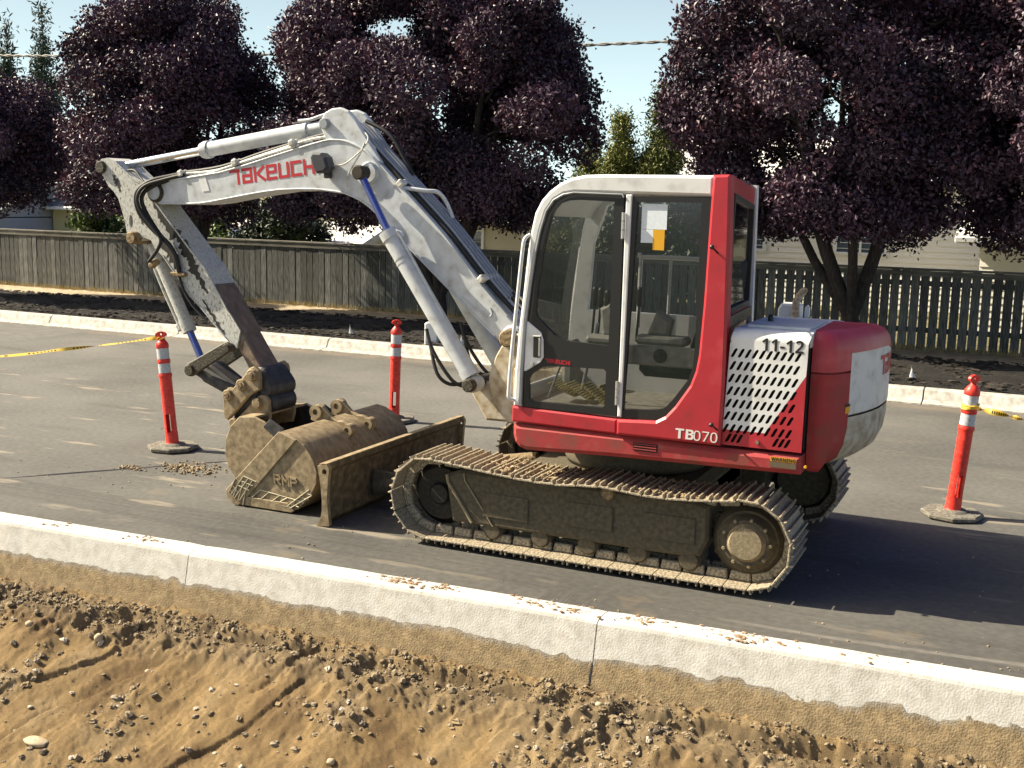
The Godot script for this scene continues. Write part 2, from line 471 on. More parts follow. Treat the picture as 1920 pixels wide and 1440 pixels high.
func road_material() -> StandardMaterial3D:
	# dusty asphalt: broad tone, tyre-drawn sandy streaks along the road, spilt sand; fine grain on the second UV
	var w := 1536; var h := 1024
	var im := Image.create(w, h, false, Image.FORMAT_RGB8)
	var broad := noise(3, 0.35, 4); var streak := noise(5, 1.0, 4); var patch := noise(9, 1.6, 5); var fine := noise(12, 14.0, 3); var dark := noise(15, 0.8, 4)
	for j in h:
		var z := -8.4 + 9.6 * (j + 0.5) / h
		for i in w:
			var x := -12.0 + 18.0 * (i + 0.5) / w
			var g := 0.112 + 0.05 * broad.get_noise_2d(x, z) + 0.03 * fine.get_noise_2d(x, z)
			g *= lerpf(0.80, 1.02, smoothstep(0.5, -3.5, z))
			var c := Vector3(g * 1.04, g, g * 0.90)
			var dk := smoothstep(0.25, 0.6, dark.get_noise_2d(x * 0.35, z * 1.5))
			c *= 1.0 - 0.2 * dk
			# sand carried along the road
			var s := streak.get_noise_2d(x * 0.55, z * 3.2) + 0.35 * patch.get_noise_2d(x, z * 2.2)
			var where := smoothstep(-4.6, -3.4, z) * (1.0 - smoothstep(0.1, 0.9, z)) * 0.7 + 0.12
			where *= 1.0 - 0.65 * smoothstep(-2.5, 0.5, x) * (1.0 - smoothstep(-1.5, -3.0, z))
			var a := smoothstep(0.36, 0.62, s) * where
			var p := smoothstep(0.42, 0.6, patch.get_noise_2d(x * 0.6 + 40.0, z * 1.1)) * smoothstep(-1.6, 0.2, z) * 0.35
			c = c.lerp(Vector3(0.40, 0.34, 0.25), a * 0.6)
			c = c.lerp(Vector3(0.26, 0.19, 0.11), p * 0.6)
			# gritty margin along both kerbs
			var m := smoothstep(0.35, 0.0, absf(z + 7.9)) * 0.7
			m = max(m, smoothstep(0.22, 0.0, absf(z - kz(x) + 0.05)) * 0.35)
			c = c.lerp(Vector3(0.25, 0.19, 0.13), m * (0.5 + 0.5 * patch.get_noise_2d(x * 2.0, z * 2.0)))
			# a pale curved scrape left by a wheel near the kerb
			var cz := 0.31 + 0.10 * cos((x - 1.55) * 1.1) - 0.03 * (x - 1.5)
			var sc := smoothstep(0.035, 0.012, absf(z - cz)) * smoothstep(0.9, 1.5, x) * (0.65 + 0.35 * fine.get_noise_2d(x * 0.7, z * 0.7))
			c = c.lerp(Vector3(0.34, 0.31, 0.27), sc * 0.55)
			im.set_pixel(i, j, Color(c.x, c.y, c.z).linear_to_srgb())
	var m := StandardMaterial3D.new()
	m.resource_name = "dusty asphalt"
	m.albedo_texture = ImageTexture.create_from_image(im)
	m.texture_repeat = false
	m.roughness = 0.88
	m.detail_enabled = true
	m.detail_blend_mode = BaseMaterial3D.BLEND_MODE_MUL
	m.detail_uv_layer = BaseMaterial3D.DETAIL_UV_2
	m.detail_albedo = ntex(noise(77, 0.12, 3), [[0.0, C(160, 160, 160)], [0.38, C(214, 214, 214)], [0.62, C(240, 240, 240)], [1.0, C(255, 255, 255)]])
	return m

func build_setting() -> void:
	# far ground to the horizon, with the dirt bank left open in front
	var st := S()
	strip(st, -900, 900, -900, -13.2, -0.02)
	struct("ground", st, M.ground)
	# road in one sheet: the middle carries its own map, the rest is plain
	var rm := road_material()
	st = S()
	var x0 := -12.0; var x1 := 6.0; var z0 := -8.4; var z1 := 1.2
	var nx := 36; var nz := 20
	for i in nx:
		for j in nz:
			var p := []
			for q in [[0, 0], [1, 0], [1, 1], [0, 1]]:
				var u := float(i + q[0]) / nx; var v := float(j + q[1]) / nz
				var x := lerpf(x0, x1, u); var z := lerpf(z0, z1, v)
				z = minf(z, kz(x) + 0.06)
				p.append([Vector3(x, 0.006 * sin(x * 1.3) * sin(z * 0.9), z), Vector2(u, (z - z0) / (z1 - z0))])
			for k in [0, 1, 2, 0, 2, 3]:
				st.set_normal(UP); st.set_uv(p[k][1]); st.set_uv2(Vector2(p[k][0].x, p[k][0].z) * 2.3); st.add_vertex(p[k][0])
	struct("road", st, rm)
	st = S()
	strip(st, -400, -12.0, -8.4, 1.3, 0.0)
	strip(st, 6.0, 400, -8.4, 0.6, 0.0)
	struct("road_beyond", st, nmat("plain asphalt", [[0.0, C(88, 87, 83)], [0.5, C(97, 95, 91)], [1.0, C(108, 106, 100)]], 0.6, 0.9))

	# far kerb with gutter step, bed, pavement
	var kerbs := [[-60.0, -24.0], [-24.0, -16.2], [-16.2, -13.3], [-13.3, -10.4], [-10.4, -7.45], [-7.45, -4.5], [-4.5, -1.55], [-1.55, 1.4], [1.4, 4.4], [4.4, 60.0]]
	var k := Node3D.new()
	k.name = "far_kerb"; add_child(k); k.set_meta("kind", "structure")
	for e in kerbs:
		st = S()
		var keep := X
		X = Transform3D(Basis(UP, -PI / 2), Vector3.ZERO)      # profile in (z, y), length along x
		ext(st, poly([-8.46, -0.1, -8.46, 0.15, -8.44, 0.165, -8.34, 0.165, -8.30, 0.145, -8.24, 0.035, -8.06, 0.012, -8.05, -0.1]), -(e[1] - 0.008), -(e[0] + 0.008), 0.004)
		X = keep
		put("kerb_stone", st, M.concrete_old, k)
	st = S()
	# planting bed: lumpy mulch
	var bed := noise(31, 0.9, 4)
	var nbx := 220; var nbz := 14
	for i in nbx:
		for j in nbz:
			var c := []
			for q in [[0, 0], [1, 0], [1, 1], [0, 1]]:
				var x := lerpf(-40, 15, float(i + q[0]) / nbx); var z := lerpf(-11.5, -8.45, float(j + q[1]) / nbz)
				var edge: float = min(1.0, min(j + q[1], nbz - j - q[1]) / 3.0)
				c.append(Vector3(x, 0.145 + edge * (0.05 + 0.05 * bed.get_noise_2d(x * 1.5, z * 1.5) + 0.03 * bed.get_noise_2d(x * 6, z * 6)), z))
			quad(st, c[0], c[1], c[2], c[3], UP)
	struct("planting_bed", st, M.mulch)
	var pv := Node3D.new()
	pv.name = "pavement"; add_child(pv); pv.set_meta("kind", "structure")
	for i in 22:
		st = S()
		box(st, Vector3(-38.0 + i * 2.4 + 1.2, 0.1, -12.12), Vector3(2.39, 0.1, 1.24), 0.006)
		put("paving_slab", st, M.walk, pv)
	st = S()
	for i in 150:       # dry grass verge under the fence
		strip(st, -38.0 + i * 0.35, -38.0 + i * 0.35 + 0.35, -13.25, -12.7, 0.13 + 0.0 * i)
	struct("verge", st, M.walk)

	# near kerb, in three-metre pieces with open joints
	var nk := Node3D.new()
	nk.name = "near_kerb"; add_child(nk); nk.set_meta("kind", "structure")
	var joints := [-40.0, -17.0, -10.5, -7.7, -4.95, -2.2, 0.55, 3.3, 6.1, 30.0]
	var wob := noise(41, 0.8, 3)
	for i in joints.size() - 1:
		st = S()
		var a: float = joints[i] + 0.0035; var b: float = joints[i + 1] - 0.0035
		var n := int(clampf((b - a) / 0.12, 6, 60))
		var prof := []
		for t in n + 1:
			var x := lerpf(a, b, float(t) / n)
			var z := kz(x); var w := 0.002 * wob.get_noise_1d(x * 9.0); var e := 0.012 if (t == 0 or t == n) else 0.0
			prof.append([Vector3(x, -0.05, z), Vector3(x, 0.085, z + 0.004), Vector3(x, 0.112 + w - e * 0.4, z + 0.03), Vector3(x, 0.120 + w - e * 0.6, z + 0.075), Vector3(x, 0.118 + w - e * 0.6, z + 0.165 + w), Vector3(x, 0.108 + w - e, z + 0.197 + w), Vector3(x, 0.09, z + 0.205 + w * 2), Vector3(x, -0.12, z + 0.25 + w * 2), Vector3(x, -0.5, z + 0.331)])
		for t in n:
			for q in prof[0].size() - 1:
				var ha: Vector3 = (prof[t][q + 1] - prof[t][q]).cross(Vector3.RIGHT)
				quad(st, prof[t][q], prof[t + 1][q], prof[t + 1][q + 1], prof[t][q + 1], -ha if ha.dot(Vector3(0, 0.3, (q - 3.5))) < 0 else ha)
		for t in [0, n]:
			var pp: Array = prof[t]
			for q in range(1, pp.size() - 1):
				tri(st, pp[0], pp[q], pp[q + 1], Vector3(-1 if t == 0 else 1, 0, 0))
		put("kerb_stone", st, M.concrete, nk)
	build_dirt()

var dn: Array = []
func dirt_h(x: float, z: float) -> float:
	var d := z - (kz(x) + 0.27)
	var big: float = dn[0].get_noise_2d(x * 0.8, z * 0.8)
	var lump: float = dn[1].get_noise_2d(x * 2.2, z * 2.2)
	var rill: float = dn[2].get_noise_2d(x * 5.0 + z * 2.0, z * 1.1)
	var crumb: float = dn[3].get_noise_2d(x * 14.0, z * 14.0)
	var fine: float = dn[4].get_noise_2d(x * 45.0, z * 45.0)
	var edge := 0.10 + 0.05 * lump + 0.03 * big + 0.015 * crumb            # where the crusty shelf breaks off
	edge += 0.05 * smoothstep(-1.0, -3.0, x)
	var shelf := -0.235 + 0.02 * lump + 0.012 * crumb - d * 0.25
	var slope := -0.30 - 0.50 * (d - 0.1) + 0.11 * big + 0.032 * lump + 0.026 * rill
	var cells: float = dn[8].get_noise_2d(x * 9.0 + 0.3 * crumb, z * 9.0)
	var zone := smoothstep(0.02, 0.40, dn[5].get_noise_2d(x * 1.3, z * 1.3))
	slope += zone * (0.024 * crumb - 0.026 * cells) + 0.0055 * fine + 0.005 * crumb
	# long gouges and broken steps left by the digging
	var gg: float = dn[9].get_noise_2d(x * 1.1 + z * 0.8, z * 0.55)
	slope -= 0.006 * smoothstep(0.05, 0.0, absf(gg)) * smoothstep(0.1, 0.5, d)
	slope += 0.03 * smoothstep(-0.03, 0.03, gg)
	shelf += 0.008 * fine + 0.012 * crumb
	# crumbs fallen below the shelf
	slope += 0.03 * smoothstep(0.12, 0.03, absf(d - edge - 0.16)) * (0.5 + crumb)
	# the washed-out crevice under the shelf
	slope -= 0.075 * smoothstep(0.045, 0.0, absf(d - edge - 0.035)) * clampf(0.55 + 1.2 * dn[9].get_noise_2d(x * 2.0, 3.0), 0.0, 1.0) * (0.7 + 0.6 * crumb)
	var y := lerpf(shelf, slope, smoothstep(edge - 0.015, edge + 0.03, d))
	y = max(y, -1.5 + 0.1 * big)
	return y

func build_dirt() -> void:
	dn = [noise(51, 0.6, 3), noise(52, 1.0, 4), noise(53, 0.7, 3), noise(54, 0.6, 4), noise(55, 0.6, 3), noise(56, 0.8, 3), noise(57, 1.0, 4), noise(58, 1.0, 4), noise(59, 1.0, 2, FastNoiseLite.TYPE_CELLULAR), noise(60, 1.0, 3)]
	var m := nmat("sandy soil", [[0.0, C(150, 142, 130)], [0.3, C(206, 202, 194)], [0.55, C(236, 234, 230)], [1.0, C(255, 255, 255)]], 2.2, 0.97, {"bump": 1.1, "freq": 0.06, "bfreq": 0.12, "oct": 6, "vcol": true, "size": 1024})
	var st := S()
	dirt_patch(st, -5.4, 3.6, 0.0, 1.75, 860, 190)
	struct("dirt_bank", st, m)
	st = S()
	dirt_patch(st, -40.0, -5.4, 0.0, 1.75, 150, 14)
	dirt_patch(st, 3.6, 40.0, 0.0, 1.75, 150, 14)
	dirt_patch(st, -40.0, 40.0, 1.75, 14.0, 220, 40)
	struct("dirt_bank_beyond", st, m)

func dirt_col(x: float, z: float, y: float) -> Color:
	var d := z - (kz(x) + 0.27)
	var a: float = dn[6].get_noise_2d(x * 1.6, z * 1.6)
	var b: float = dn[7].get_noise_2d(x * 9.0, z * 9.0)
	var c := Vector3(0.325, 0.222, 0.102)
	c = c.lerp(Vector3(0.17, 0.105, 0.046), smoothstep(0.02, 0.45, a) * 0.75)
	c = c.lerp(Vector3(0.37, 0.27, 0.145), smoothstep(0.1, 0.5, -a) * 0.7)
	var grey: float = smoothstep(0.12, 0.5, dn[5].get_noise_2d(x * 1.3, z * 1.3))
	c = c.lerp(Vector3(0.27, 0.215, 0.14), grey * 0.7 * (0.6 + 0.4 * b))
	c = c.lerp(Vector3(0.24, 0.185, 0.115), smoothstep(0.22, 0.04, absf(d - 0.2)) * 0.6)
	c *= 1.0 + 0.22 * b
	return Color(c.x, c.y, c.z)

func dirt_patch(st: SurfaceTool, x0: float, x1: float, d0: float, d1: float, nx: int, nd: int) -> void:
	var pos := PackedVector3Array(); pos.resize((nx + 1) * (nd + 1))
	for i in nx + 1:
		var x := lerpf(x0, x1, float(i) / nx)
		for j in nd + 1:
			var t := float(j) / nd
			var z := kz(x) + 0.245 + lerpf(d0, d1, t * lerpf(0.75, 1.0, t) if d0 == 0.0 else t)
			pos[i * (nd + 1) + j] = Vector3(x, dirt_h(x, z), z)
	for i in nx + 1:
		for j in nd + 1:
			var p := pos[i * (nd + 1) + j]
			var px := pos[min(i + 1, nx) * (nd + 1) + j] - pos[max(i - 1, 0) * (nd + 1) + j]
			var pz := pos[i * (nd + 1) + min(j + 1, nd)] - pos[i * (nd + 1) + max(j - 1, 0)]
			st.set_normal(pz.cross(px).normalized())
			st.set_uv(Vector2(p.x, p.z))
			st.set_color(dirt_col(p.x, p.z, p.y))
			st.add_vertex(p)
	var base: int = st.get_meta("base", 0)
	for i in nx:
		for j in nd:
			var a := base + i * (nd + 1) + j; var b := a + nd + 1
			for q in [a, b, b + 1, a, b + 1, a + 1]: st.add_index(q)
	st.set_meta("base", base + (nx + 1) * (nd + 1))

# ---------------------------------------------------------------- fence
func build_fence() -> void:
	var shared := []
	for v in 3:
		var st := S()
		var wob := noise(61 + v, 1.0, 2)
		var pts := PackedVector2Array([Vector2(-0.066, 0), Vector2(0.066, 0), Vector2(0.067, 0.5 + v * 0.1), Vector2(0.065, 1.31), Vector2(-0.066, 1.31 - 0.004 * v), Vector2(-0.0665, 0.7)])
		ext(st, pts, -0.010, 0.010, 0.004)
		shared.append(st.commit())
	var spans := [
		["wooden_fence", "weathered grey board fence left of the digger cab, behind the boom and arm", -22.0, -4.2, 0.1415, 0.004],
		["wooden_fence", "dark board fence with narrow light gaps between its boards, right of the digger cab", -4.2, 5.2, 0.152, 0.010]]
	for s in spans:
		var f := thing(s[0], s[1], "fence", Vector3(s[2], 0.1, -12.7), "board fences behind the planting bed")
		var st := S()
		for y in [0.35, 1.1]:
			box(st, Vector3((s[2] + s[3]) / 2, 0.1 + y, -12.755), Vector3(s[3] - s[2], 0.085, 0.04), 0.004)
		put("rail", st, M.cap, f)
		for i in int((s[3] - s[2]) / 2.4) + 1:
			st = S()
			box(st, Vector3(s[2] + 0.05 + i * 2.4, 0.72, -12.82), Vector3(0.09, 1.3, 0.09), 0.006)
			put("post", st, M.cap, f)
		var at := 0.07
		while at < s[3] - s[2]:
			var o := put("board", shared[rng.randi() % 3], M.board[rng.randi() % 6], f)
			o.position = Vector3(at, rng.randf_range(-0.012, 0.008), rng.randf_range(-0.004, 0.006))
			o.rotation = Vector3(0, rng.randf_range(-0.03, 0.03), rng.randf_range(-0.004, 0.004))
			at += s[4] + rng.randf_range(-0.3, 0.7) * s[5]
		var cx: float = s[2]
		while cx < s[3] - 0.1:
			var w: float = min(2.4, s[3] - cx)
			st = S()
			box(st, Vector3(cx + w / 2, 1.425, -12.72), Vector3(w - 0.006, 0.035, 0.13), 0.005)
			put("cap_rail", st, M.cap, f)
			st = S()
			box(st, Vector3(cx + w / 2, 1.36, -12.678), Vector3(w - 0.005, 0.085, 0.02), 0.003)
			put("trim_board", st, M.cap, f)
			cx += w

# ---------------------------------------------------------------- houses
func house(label: String, at: Vector3, w: float, d: float, h: float, rise: float, wall: Material, roof: Material, windows: Array, lap := 0.14) -> void:
	var o := thing("house", label, "house", at, "houses behind the board fence")
	var st := S()
	var rows := int(h / lap)
	for i in rows:          # lapped boards on the face and both sides
		var y := at.y + i * lap; var y2 := y + lap
		var zf := at.z + d / 2
		quad(st, Vector3(at.x - w / 2, y, zf + 0.022), Vector3(at.x + w / 2, y, zf + 0.022), Vector3(at.x + w / 2, y2, zf), Vector3(at.x - w / 2, y2, zf), Vector3(0, 0, 1))
		quad(st, Vector3(at.x - w / 2, y, zf + 0.022), Vector3(at.x + w / 2, y, zf + 0.022), Vector3(at.x + w / 2, y, zf), Vector3(at.x - w / 2, y, zf), Vector3(0, -1, 0))
		for s in [-1.0, 1.0]:
			var xs: float = at.x + s * w / 2
			quad(st, Vector3(xs + s * 0.022, y, zf), Vector3(xs + s * 0.022, y, zf - d), Vector3(xs, y2, zf - d), Vector3(xs, y2, zf), Vector3(s, 0, 0))
	quad(st, Vector3(at.x - w / 2, at.y, at.z - d / 2), Vector3(at.x + w / 2, at.y, at.z - d / 2), Vector3(at.x + w / 2, at.y + h, at.z - d / 2), Vector3(at.x - w / 2, at.y + h, at.z - d / 2), Vector3(0, 0, -1))
	var y0 := at.y + h
	for s in [-1.0, 1.0]:
		tri(st, Vector3(at.x + s * w / 2, y0, at.z - d / 2), Vector3(at.x + s * w / 2, y0, at.z + d / 2), Vector3(at.x + s * w / 2, y0 + rise, at.z), Vector3(s, 0, 0))
	put("wall", st, wall, o)
	st = S()
	var keep := X
	X = Transform3D(Basis(UP, -PI / 2), Vector3.ZERO)
	var e := 0.45; var k := rise / (d / 2)
	ext(st, poly([at.z - d / 2 - e, y0 - e * k, at.z, y0 + rise, at.z + d / 2 + e, y0 - e * k, at.z + d / 2 + e, y0 - e * k + 0.16, at.z, y0 + rise + 0.17, at.z - d / 2 - e, y0 - e * k + 0.16]), -(at.x + w / 2 + e), -(at.x - w / 2 - e), 0.01)
	X = keep
	put("roof", st, roof, o)
	st = S()
	box(st, Vector3(at.x, y0 - e * k + 0.07, at.z + d / 2 + e + 0.045), Vector3(w + 2 * e, 0.12, 0.09), 0.02)
	put("gutter", st, M.white_clean, o)
	for q in windows:
		st = S()
		var z := at.z + d / 2
		var c := Vector3(at.x + q[0], at.y + q[1], z + 0.03)
		for b in [[0, q[3] / 2 + 0.04, q[2] + 0.16, 0.08], [0, -q[3] / 2 - 0.04, q[2] + 0.16, 0.08], [q[2] / 2 + 0.04, 0, 0.08, q[3]], [-q[2] / 2 - 0.04, 0, 0.08, q[3]], [0, 0, 0.05, q[3]]]:
			box(st, c + Vector3(b[0], b[1], 0), Vector3(b[2], b[3], 0.07), 0.006)
		var fr := put("window", st, M.white_clean, o)
		st = S()
		box(st, c + Vector3(0, 0, -0.02), Vector3(q[2], q[3], 0.02))
		put("pane", st, M.window, fr)

func build_houses() -> void:
	M.window = plain("window glass", C(70, 84, 96), 0.08, 0.0)
	var blue := plain("pale blue siding", C(150, 158, 178), 0.7)
	var cream := plain("cream siding", C(206, 196, 150), 0.7)
	var beige := plain("beige siding", C(188, 180, 156), 0.7)
	var white := plain("white siding", C(226, 224, 216), 0.7)
	var shingle := nmat("grey shingles", [[0.0, C(104, 105, 104)], [1.0, C(140, 141, 140)]], 2.0, 0.95)
	var pale := nmat("pale shed roof", [[0.0, C(205, 202, 196)], [1.0, C(228, 226, 220)]], 1.0, 0.6)
	house("pale blue sided house with windows at the left edge of the photo, above the fence", Vector3(-35.6, -0.4, -26.0), 7.6, 6, 1.72, 1.1, blue, shingle, [[-0.5, 1.15, 0.9, 0.9], [1.0, 1.1, 1.1, 0.9], [2.4, 1.1, 0.7, 0.9]])
	house("cream lap sided house between the pale blue house and the arm of the digger", Vector3(-29.3, -0.4, -29.0), 4.8, 6, 2.2, 1.4, cream, shingle, [])
	house("low shed with a pale sunlit roof just above the fence, under the boom", Vector3(-13.8, -0.1, -17.2), 3.6, 2.6, 1.25, 0.42, white, pale, [])
	house("beige house with a narrow window, between the boom and the digger cab", Vector3(-10.2, -0.2, -24.5), 7.0, 6, 2.0, 0.5, beige, shingle, [[0.4, 1.25, 0.45, 0.9], [-1.6, 1.25, 1.0, 0.9]])
	house("long white house showing in bright patches behind the tree right of the cab", Vector3(-1.8, -0.3, -25.0), 8.6, 6, 3.3, 1.0, white, pale, [[0.4, 2.2, 1.1, 1.2], [-2.5, 2.2, 1.1, 1.2]])
	house("white sunlit shed above the fence at the right edge of the photo", Vector3(4.6, -0.1, -18.8), 6.2, 3, 1.95, 0.35, white, pale, [])

# ---------------------------------------------------------------- trees
func leaf_clump(leaves: int, r: float, size: float, sd: int, narrow := 0.62) -> ArrayMesh:
	var st := S()
	var g := RandomNumberGenerator.new(); g.seed = sd
	for i in leaves:
		var p := Vector3(g.randfn(), g.randfn(), g.randfn()) * r * 0.55
		var n := Vector3(g.randfn(), g.randfn() + 0.5, g.randfn()).normalized()
		var t := n.cross(Vector3(g.randfn(), g.randfn(), g.randfn())).normalized()
		var s := n.cross(t)
		var l := size * g.randf_range(0.7, 1.25)
		var w := l * narrow * 0.5
		var a := p - t * l * 0.5; var b := p + t * l * 0.5 - n * l * 0.12
		var m0 := p + s * w + n * l * 0.08; var m1 := p - s * w + n * l * 0.08
		for f in [[a, m0, b], [b, m1, a]]:
			tri(st, f[0], f[1], f[2], n)
	return st.commit()

func limb(st: SurfaceTool, path: Array, r0: float, r1: float) -> void:
	var pp := spline(path, 4)
	var rr := []
	for i in pp.size(): rr.append(lerpf(r0, r1, float(i) / (pp.size() - 1)))
	tube(st, pp, rr, 8)

func tree(called: String, label: String, foot: Vector3, lobes: Array, limbs: Array, clumps: int, leaf: ArrayMesh, lm: Material, tones: Array, group: String, r0 := 0.1) -> void:
	var o := thing(called, label, "tree", foot, group)
	var st := S()
	for l in limbs: limb(st, l[0], l[1], l[2])
	put("trunk", st, M.bark, o)
	var mm := MultiMesh.new()
	mm.transform_format = MultiMesh.TRANSFORM_3D
	mm.use_colors = true
	mm.mesh = leaf
	mm.instance_count = clumps
	var weight := 0.0
	for l in lobes: weight += l[1] * l[1]
	var i := 0
	var tone := noise(int(absf(foot.x) * 100) + 5, 0.7, 3)
	for l in lobes:
		var n := int(round(clumps * l[1] * l[1] / weight)) if l != lobes[-1] else clumps - i
		for k in n:
			if i >= clumps: break
			var d := Vector3(rng.randfn(), rng.randfn(), rng.randfn()).normalized()
			var rad: float = l[1] * (1.0 - 0.42 * rng.randf() * rng.randf() + 0.16 * rng.randf() * rng.randf())
			var p: Vector3 = l[0] + Vector3(d.x, d.y * l[2], d.z) * rad
			var b := Basis.from_euler(Vector3(rng.randf() * TAU, rng.randf() * TAU, rng.randf() * TAU)).scaled(Vector3.ONE * rng.randf_range(0.75, 1.2))
			mm.set_instance_transform(i, Transform3D(b, p - foot))
			var t := clampf(0.5 + 0.9 * tone.get_noise_3dv(p) + rng.randf_range(-0.25, 0.25), 0.0, 1.0)
			var c: Color = tones[0].lerp(tones[1], t)
			if rng.randf() < 0.10: c = c.lerp(tones[2], rng.randf())
			mm.set_instance_color(i, c)
			i += 1
	while i < clumps:
		mm.set_instance_transform(i, Transform3D(Basis(), lobes[0][0] - foot)); mm.set_instance_color(i, tones[0]); i += 1
	var mi := MultiMeshInstance3D.new()
	mi.multimesh = mm
	mi.material_override = lm
	mi.name = "crown"
	mi.set_meta("kind", "stuff")
	o.add_child(mi, true)

func round_lobes(c: Vector3, r: Vector3, n: int, lo: float, hi: float, cut := -9.0) -> Array:
	var out := []
	while out.size() < n:
		var d := Vector3(rng.randfn(), rng.randfn(), rng.randfn()).normalized() * pow(rng.randf(), 0.42)
		var p := c + d * r
		var s := rng.randf_range(lo, hi)
		if p.y - s * 0.6 < cut: continue
		out.append([p, s, 0.8])
	return out

func leaf_material(called: String, back: Color, rough := 0.5) -> StandardMaterial3D:
	var m := plain(called, Color.WHITE, rough)
	m.vertex_color_use_as_albedo = true
	m.backlight_enabled = true
	m.backlight = back
	m.cull_mode = BaseMaterial3D.CULL_DISABLED
	m.metallic_specular = 0.5
	return m

func build_trees() -> void:
	var plum := leaf_material("purple leaves", Color(0.34, 0.14, 0.18), 0.5)
	var leaf := leaf_clump(10, 0.17, 0.076, 5)
	var tones := [Color(0.025, 0.0155, 0.030), Color(0.082, 0.042, 0.070), Color(0.17, 0.07, 0.09)]
	var grp := "purple-leaved trees in the planting bed"
	# label, foot, crown centre x, z, radius, bottom, top, lobes, clumps
	var spec := [
		["purple-leaved tree at the left edge of the photo, lowest of the purple crowns", Vector3(-17.6, 0.1, -10.2), -17.3, 1.85, 1.95, 4.7, 46, 9000, 1.9],
		["purple-leaved tree behind the arm of the digger, second purple crown from the left", Vector3(-11.9, 0.1, -10.2), -12.2, 1.95, 1.95, 6.0, 80, 17000, 1.9],
		["big purple-leaved tree between the boom and the digger cab", Vector3(-6.9, 0.1, -10.9), -7.3, 3.0, 1.95, 6.7, 112, 27000, 2.3],
		["purple-leaved tree with forked bare limbs behind the engine end of the digger", Vector3(0.0, 0.1, -11.4), -0.6, 2.35, 1.9, 7.2, 100, 21000, 2.6],
		["purple-leaved tree at the right edge of the photo, its trunk outside it", Vector3(4.8, 0.1, -11.4), 3.5, 2.5, 1.95, 6.3, 96, 20000, 2.6]]
	for s in spec:
		var f: Vector3 = s[1]
		var r := Vector3(s[3], (s[5] - s[4]) * 0.5, s[8])
		var c := Vector3(s[2], (s[5] + s[4]) * 0.5, f.z)
		var lobes := []
		for k in s[6]:
			# broad low crown: full width near the bottom, domed above
			var h := pow(rng.randf(), 0.9)
			var wide := lerpf(0.62, 1.0, smoothstep(0.0, 0.3, h)) if h < 0.38 else sqrt(maxf(0.0, 1.0 - pow((h - 0.38) / 0.64, 2.0)))
			var a := rng.randf() * TAU; var q := pow(rng.randf(), 0.4)
			var ls := rng.randf_range(0.30, 0.60)
			lobes.append([Vector3(c.x + cos(a) * q * wide * (r.x - ls * 0.5), lerpf(s[4] + ls * 0.6, s[5] - ls * 0.6, h), c.z + sin(a) * q * wide * (r.z - ls * 0.5)), ls, 0.75])
		# the fringe that shows against the sky and along the low edge
		for k in 22:
			var h := (k / 2) / 10.5
			var wide := lerpf(0.66, 1.0, smoothstep(0.0, 0.3, h)) if h < 0.38 else sqrt(maxf(0.0, 1.0 - pow((h - 0.38) / 0.64, 2.0)))
			lobes.append([Vector3(c.x + (1.0 if k % 2 else -1.0) * wide * (r.x - 0.3) * rng.randf_range(0.85, 1.05), lerpf(s[4] + 0.2, s[5] - 0.3, h), c.z + rng.randf_range(-1, 1)), rng.randf_range(0.3, 0.5), 0.8])
		for k in 12:
			lobes.append([Vector3(c.x + r.x * lerpf(-0.72, 0.72, k / 11.0), s[4] + rng.randf_range(0.2, 0.45), c.z + rng.randf_range(-0.6, 1.0)), rng.randf_range(0.3, 0.45), 0.65])
		var limbs := [[[f, f + Vector3(0.02, 0.35, 0), f + Vector3(0.0, 0.7, 0.02)], 0.15, 0.12]]
		var fork := f + Vector3(0, 0.6, 0)
		for k in 7:
			var a := TAU * k / 7.0 + 0.3
			var out := Vector3(cos(a) * r.x * 0.62, 0, sin(a) * r.z * 0.62)
			var top := Vector3(c.x, c.y + 0.4 * r.y * (0.4 if k % 2 else 1.0), c.z) + out
			limbs.append([[fork, fork.lerp(top, 0.3) + out * 0.12 + Vector3(0, -0.05, 0), fork.lerp(top, 0.65) + Vector3(rng.randf_range(-.15, .15), 0.1, 0), top], 0.085 if k % 2 else 0.11, 0.02])
			for q in 4:
				var b := fork.lerp(top, 0.45 + 0.13 * q)
				limbs.append([[b, b + out * 0.18 + Vector3(rng.randf_range(-.3, .3), 0.2, rng.randf_range(-.3, .3)), b + out * 0.3 + Vector3(rng.randf_range(-.4, .4), 0.4, rng.randf_range(-.3, .3))], 0.03, 0.008])
		tree("plum_tree", s[0], f, lobes, limbs, s[7], leaf, plum, tones, grp)
	# conifers and shrubs beyond the fence
	var green := leaf_material("green needles", Color(0.2, 0.28, 0.06), 0.6)
	var needle := leaf_clump(16, 0.2, 0.11, 8, 0.3)
	var needle_big := leaf_clump(12, 0.4, 0.3, 9, 0.25)
	var gold := [Color(0.07, 0.09, 0.018), Color(0.19, 0.20, 0.045), Color(0.30, 0.29, 0.08)]
	var firt := [Color(0.022, 0.04, 0.026), Color(0.05, 0.075, 0.05), Color(0.07, 0.10, 0.06)]
